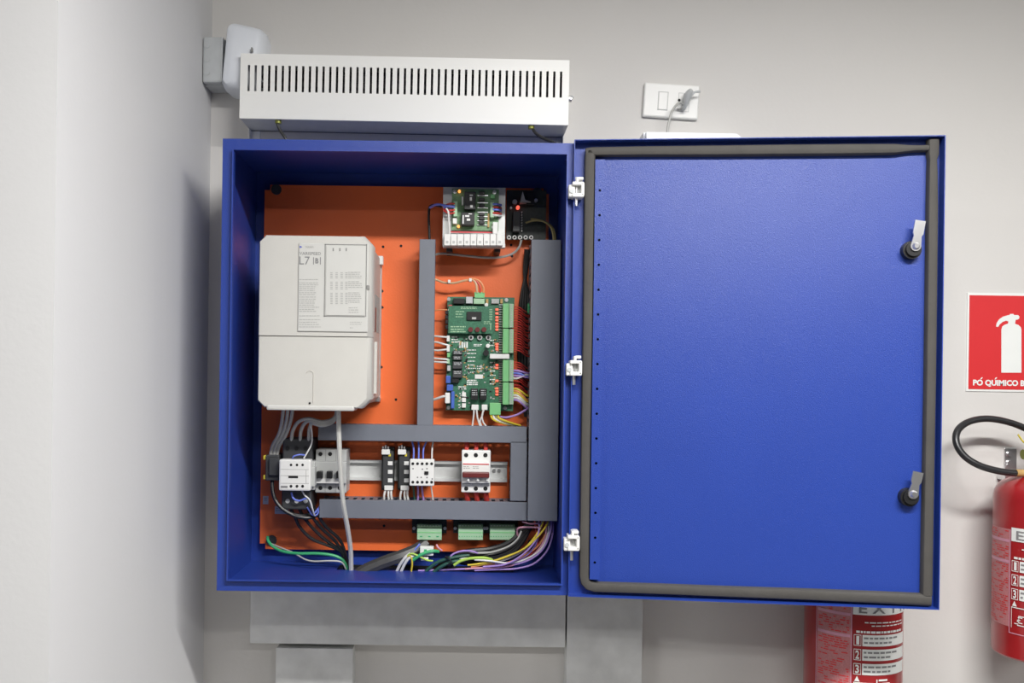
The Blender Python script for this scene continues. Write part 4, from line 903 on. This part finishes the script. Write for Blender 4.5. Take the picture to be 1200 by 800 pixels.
t.part('body', MB().prism([(a, c), (b, c), (b, e-0.008), (b-0.009, e-0.001), (a, e)], 0.0, 0.055), M_COOL)
t.part('front_cover', MB().prism([(a+0.003, c+0.003), (b-0.003, c+0.003), (b-0.003, e-0.010), (b-0.011, e-0.004), (a+0.003, e-0.003)], 0.055, 0.07), M_COOL)
t.finish()

# ================================================================== galvanised trunking
def trunk(label, x0, y0, x1, y1, d, ext=0):
    t = Thing('cable_trunking', label, 'trunking', 'galvanised cable trunking')
    a, b, c, e = R4(x0, y0, x1, y1, d); c -= ext
    t.part('channel', MB().box(a+0.001, b-0.001, 0, d-0.002, c, e-0.001), M_GALV)
    t.part('cover', MB().rbox(a, b, d-0.002, d, c, e, 0.0008, 1), M_GALV)
    return t.finish()
trunk('horizontal galvanised trunking directly under the cabinet', 293, 690, 662.8, 756, 0.05)
trunk('wide vertical galvanised trunking under the cabinet hinges', 664.2, 698, 752.8, 800, 0.05, 0.5)
trunk('narrower vertical galvanised trunking below the horizontal trunking', 323, 759.5, 413.5, 800, 0.047, 0.5)

# ================================================================== extinguisher sign
t = Thing('extinguisher_sign', 'red square sign with white fire extinguisher symbol and lettering on the wall', 'sign')
bk = t.part('backing', MB().prect(1133, 343.5, 1251, 459, 0, 0.002), M_SIGNW)
t.part('red_field', MB().prect(1135.6, 346.5, 1248.4, 456.5, 0.002, 0.0026), M_SIGN)
sym = MB(); DS = 0.0033
def ppoly(pts, d0, d1): return [(P(x, y, d1).x, P(x, y, d1).z) for x, y in pts]
body = [(1173.5, 436.5), (1173.6, 386), (1174.6, 382.5), (1177.5, 380.3), (1181.5, 379), (1181.8, 376.5), (1179, 375.6), (1175, 377), (1171.5, 380), (1169.8, 383), (1167.3, 382.5), (1168, 378.5), (1171, 374.0), (1175.5, 370.8),
        (1181.5, 369.2), (1183.5, 368.8), (1183.7, 367.7), (1187.8, 367.7), (1188.2, 369), (1193, 369.1), (1194.6, 370.5), (1194.4, 373.2), (1192.6, 374.3), (1190.3, 374.6), (1190, 376.6), (1189.4, 379.2), (1193.5, 380.6), (1196.3, 383.3), (1197, 386.5), (1197, 436.5)]
sym.prism(ppoly(body, 0, DS), 0.0026, DS)
t.part('extinguisher_symbol', sym, M_SIGNW)
lt = MB(); ptext(lt, 'PO QUIMICO BC', 1140.2, 445.0, 1207, 453.2, DS, 0.045)
for ax in (1149.8, 1166.6):
    q = [P(x, y, DS) for x, y in ((ax-1.2, 444.3), (ax+0.3, 442.0), (ax+2.2, 442.0), (ax+0.4, 444.3))]
    lt.add(q, [(0, 1, 2, 3)])
t.part('lettering', lt, M_SIGNW)
t.finish()

# ================================================================== fire extinguishers
ER, ED = 0.0885, 0.11
def extinguisher(cx, zb, div, label):
    """cx centre, zb bottom, div azimuth (deg, 0 = facing the room, + to the right) of the label divider"""
    t = Thing('fire_extinguisher', label, 'extinguisher', 'fire extinguishers')
    r = ER
    prof = [(0.0, 0.006), (0.055, 0.004), (0.07, 0.0), (r-0.004, 0.0), (r, 0.004), (r, 0.302), (r*0.985, 0.313), (r*0.945, 0.322), (r*0.86, 0.332), (r*0.68, 0.341), (r*0.42, 0.349), (0.022, 0.356), (0.020, 0.370), (0.0, 0.370)]
    t.part('cylinder', MB().lathe(cx, ED, [(max(q, 0.0004), zb+h) for q, h in prof], 48), M_RED, smooth=True)
    v = MB().cyl((cx, -ED, zb+0.366), (cx, -ED, zb+0.415), 0.017, 16).cyl((cx-0.02, -ED, zb+0.388), (cx-0.045, -ED, zb+0.388), 0.010, 12)
    t.part('valve', v, M_BRASS, smooth=True)
    t.part('pressure_gauge', MB().cyl((cx, -ED-0.015, zb+0.392), (cx, -ED-0.035, zb+0.392), 0.017, 20), M_STEEL, smooth=True)
    hd = MB().tube([(cx-0.015, -ED, zb+0.412), (cx+0.03, -ED, zb+0.425), (cx+0.11, -ED, zb+0.428)], 0.007, 8)
    t.part('carry_handle', hd, M_BLACK, smooth=True)
    t.part('trigger', MB().tube([(cx-0.015, -ED, zb+0.425), (cx+0.03, -ED, zb+0.45), (cx+0.11, -ED, zb+0.465)], 0.006, 8), M_BLACK, smooth=True)
    # label, laid round the cylinder.  u = arc length in metres from the divider, h = height
    K = 1/604.0
    def bend(mb, off=0.0006):
        return mb.map(lambda q: (cx+(r+off)*math.sin(math.radians(div)+q.x/r), -ED-(r+off)*math.cos(math.radians(div)+q.x/r), zb+q.z))
    def patch(mb, u0, u1, h0, h1):
        n = max(1, int((u1-u0)/0.008))
        for i in range(n):
            a, b = u0+(u1-u0)*i/n, u0+(u1-u0)*(i+1)/n
            mb.add([(a, 0, h0), (b, 0, h0), (b, 0, h1), (a, 0, h1)], [(0, 1, 2, 3)])
        return mb
    def word(mb, s, u0, u1, h0, h1, b=0.0):
        vs, fs = text2d(s, b); return mb.add([(u0+(u1-u0)*x, 0, h0+(h1-h0)*y) for x, y in vs], fs)
    HT = 0.247                                            # top of the label above the bottom
    H = lambda y: HT-(y)*K                                # y: px below label top
    lf = MB(); patch(lf, -0.068, -0.003, H(112), H(0)); t.part('side_label', bend(lf), M_LBLP)
    bar = MB()
    for y in (12, 36): patch(bar, -0.066, -0.004, H(y+3.2), H(y))
    patch(bar, -0.003, -0.0012, H(118), H(0)); patch(bar, -0.070, -0.0685, H(118), H(0)); patch(bar, -0.003, 0.115, H(119), H(118))
    t.part('label_rule', bend(bar, 0.0012), W_PNK)
    rr = random.Random(int(cx*100)); tx_ = MB()
    y = 2.0
    while y < 110:
        if not (11 < y < 16 or 35 < y < 40):
            x = -0.064
            while x < -0.008:
                w = 0.003+rr.random()*0.010
                if rr.random() < 0.55: patch(tx_, x, min(x+w, -0.006), H(y+1.2), H(y))
                x += w+0.002
        y += 2.6
    t.part('side_print', bend(tx_, 0.0011), M_SIGN)
    t.part('title_panel', bend(patch(MB(), 0.0, 0.23 if div > -60 else 0.21, H(13), H(-2.5)), 0.001), M_SIGNW)
    for y0 in (35, 51, 67): t.part('step_panel', bend(patch(MB(), 0.0165, 0.115, H(y0+12.5), H(y0)), 0.001), M_SIGNW)
    tt = MB(); word(tt, 'E X T I N T O R', 0.010, 0.235, H(11), H(0.5), 0.012)
    for y0 in (35, 51, 67):
        for q, yy in enumerate((2.5, 7.5)):
            x = 0.019
            while x < 0.085-q*0.015:
                w = 0.004+rr.random()*0.009; patch(tt, x, x+w, H(y0+yy+2), H(y0+yy)); x += w+0.0022
    t.part('black_print', bend(tt, 0.0018), M_PRINT)
    nb = MB()
    for s, y0 in (('1', 35), ('2', 51), ('3', 67)): word(nb, s, 0.005+(0.0012 if s == '1' else 0), 0.0112, H(y0+11), H(y0+1.5), 0.03)
    for y0 in (35, 51, 67):
        for a, b, c, d in ((0.002, 0.0028, 0, 12.5), (0.0136, 0.0144, 0, 12.5), (0.002, 0.0144, 0, 0.7), (0.002, 0.0144, 11.8, 12.5)): patch(nb, a, b, H(y0+d), H(y0+c))
    for k_, yy in enumerate((20.5, 24)): 
        x = 0.02+0.012*k_
        while x < 0.1: w = 0.004+rr.random()*0.01; patch(nb, x, x+w, H(yy+1.3), H(yy)); x += w+0.002
    x = 0.006
    while x < 0.1: w = 0.003+rr.random()*0.006; patch(nb, x, x+w, H(33), H(30.5)); x += w+0.0015
    for a, b, c, d in ((0.002, 0.036, 88, 89), (0.002, 0.003, 88, 112), (0.035, 0.036, 88, 112), (0.042, 0.044, 84, 112)): patch(nb, a, b, H(d), H(c))
    nb.add([(0.0035, 0, H(87)), (0.0125, 0, H(87)), (0.008, 0, H(81))], [(0, 1, 2)])
    for q in range(8): patch(nb, 0.006+rr.random()*0.02, 0.009+rr.random()*0.022+0.004, H(98+q*1.5), H(97+q*1.5))
    for q in range(7): patch(nb, 0.046+rr.random()*0.01, 0.056+rr.random()*0.02, H(86+q*4), H(84+q*4))
    t.part('pale_print', bend(nb, 0.0015), M_SIGNW)
    return t, r
cxr = (U(1170, 680)[0]+54)/604.0; zbr = P(1222, 767, ED).z
t, _ = extinguisher(cxr, zbr, -70, 'red fire extinguisher with black hose at the picture edge below the sign')
# its hose, wall hook
hp = [(1238, 560, 0.10), (1222, 557, 0.11), (1206, 554.3, 0.115), (1189, 554, 0.12), (1168, 551.3, 0.12), (1146, 544.5, 0.115), (1129, 533, 0.105), (1120.6, 518, 0.095), (1122.5, 504, 0.085), (1135, 494.2, 0.075), (1156, 490.4, 0.068), (1180, 494, 0.062), (1204, 503, 0.06), (1232, 520, 0.065), (1250, 545, 0.075), (1258, 590, 0.09)]
t.part('hose', MB().tube(spline([P(*q) for q in hp], 8), 4.0/S(0.1), 14), M_HOSE, smooth=True)
t.part('hose_fitting', MB().tube([P(1190, 554, 0.12), P(1203, 554.3, 0.117)], 4.4/S(0.12), 14), M_GOLD, smooth=True)
t.part('safety_tag', MB().tube(spline([P(1193, 509, 0.07), P(1198, 516, 0.07), P(1206, 524, 0.07)]), 0.0016, 6), M_YEL)
t.finish()
t = Thing('wall_hook', 'small steel bracket screwed to the wall behind the hose end', 'bracket')
t.part('bracket_plate', MB().prect(1177, 525, 1191.5, 563, 0, 0.003, 0.001).prect(1178, 552, 1190, 563, 0.0, 0.03, 0.002), M_STEEL)
for y in (532, 542.3): t.part('bracket_screw', MB().dot(1184, y, 3.0, 0.003, 0.007, 12), M_STEEL, smooth=True)
t.finish()
cxl = U(999, 755)[0]/604.0
t, _ = extinguisher(cxl, zbr-0.131, -23.6, 'red fire extinguisher standing out below the lower edge of the open door')
t.finish()
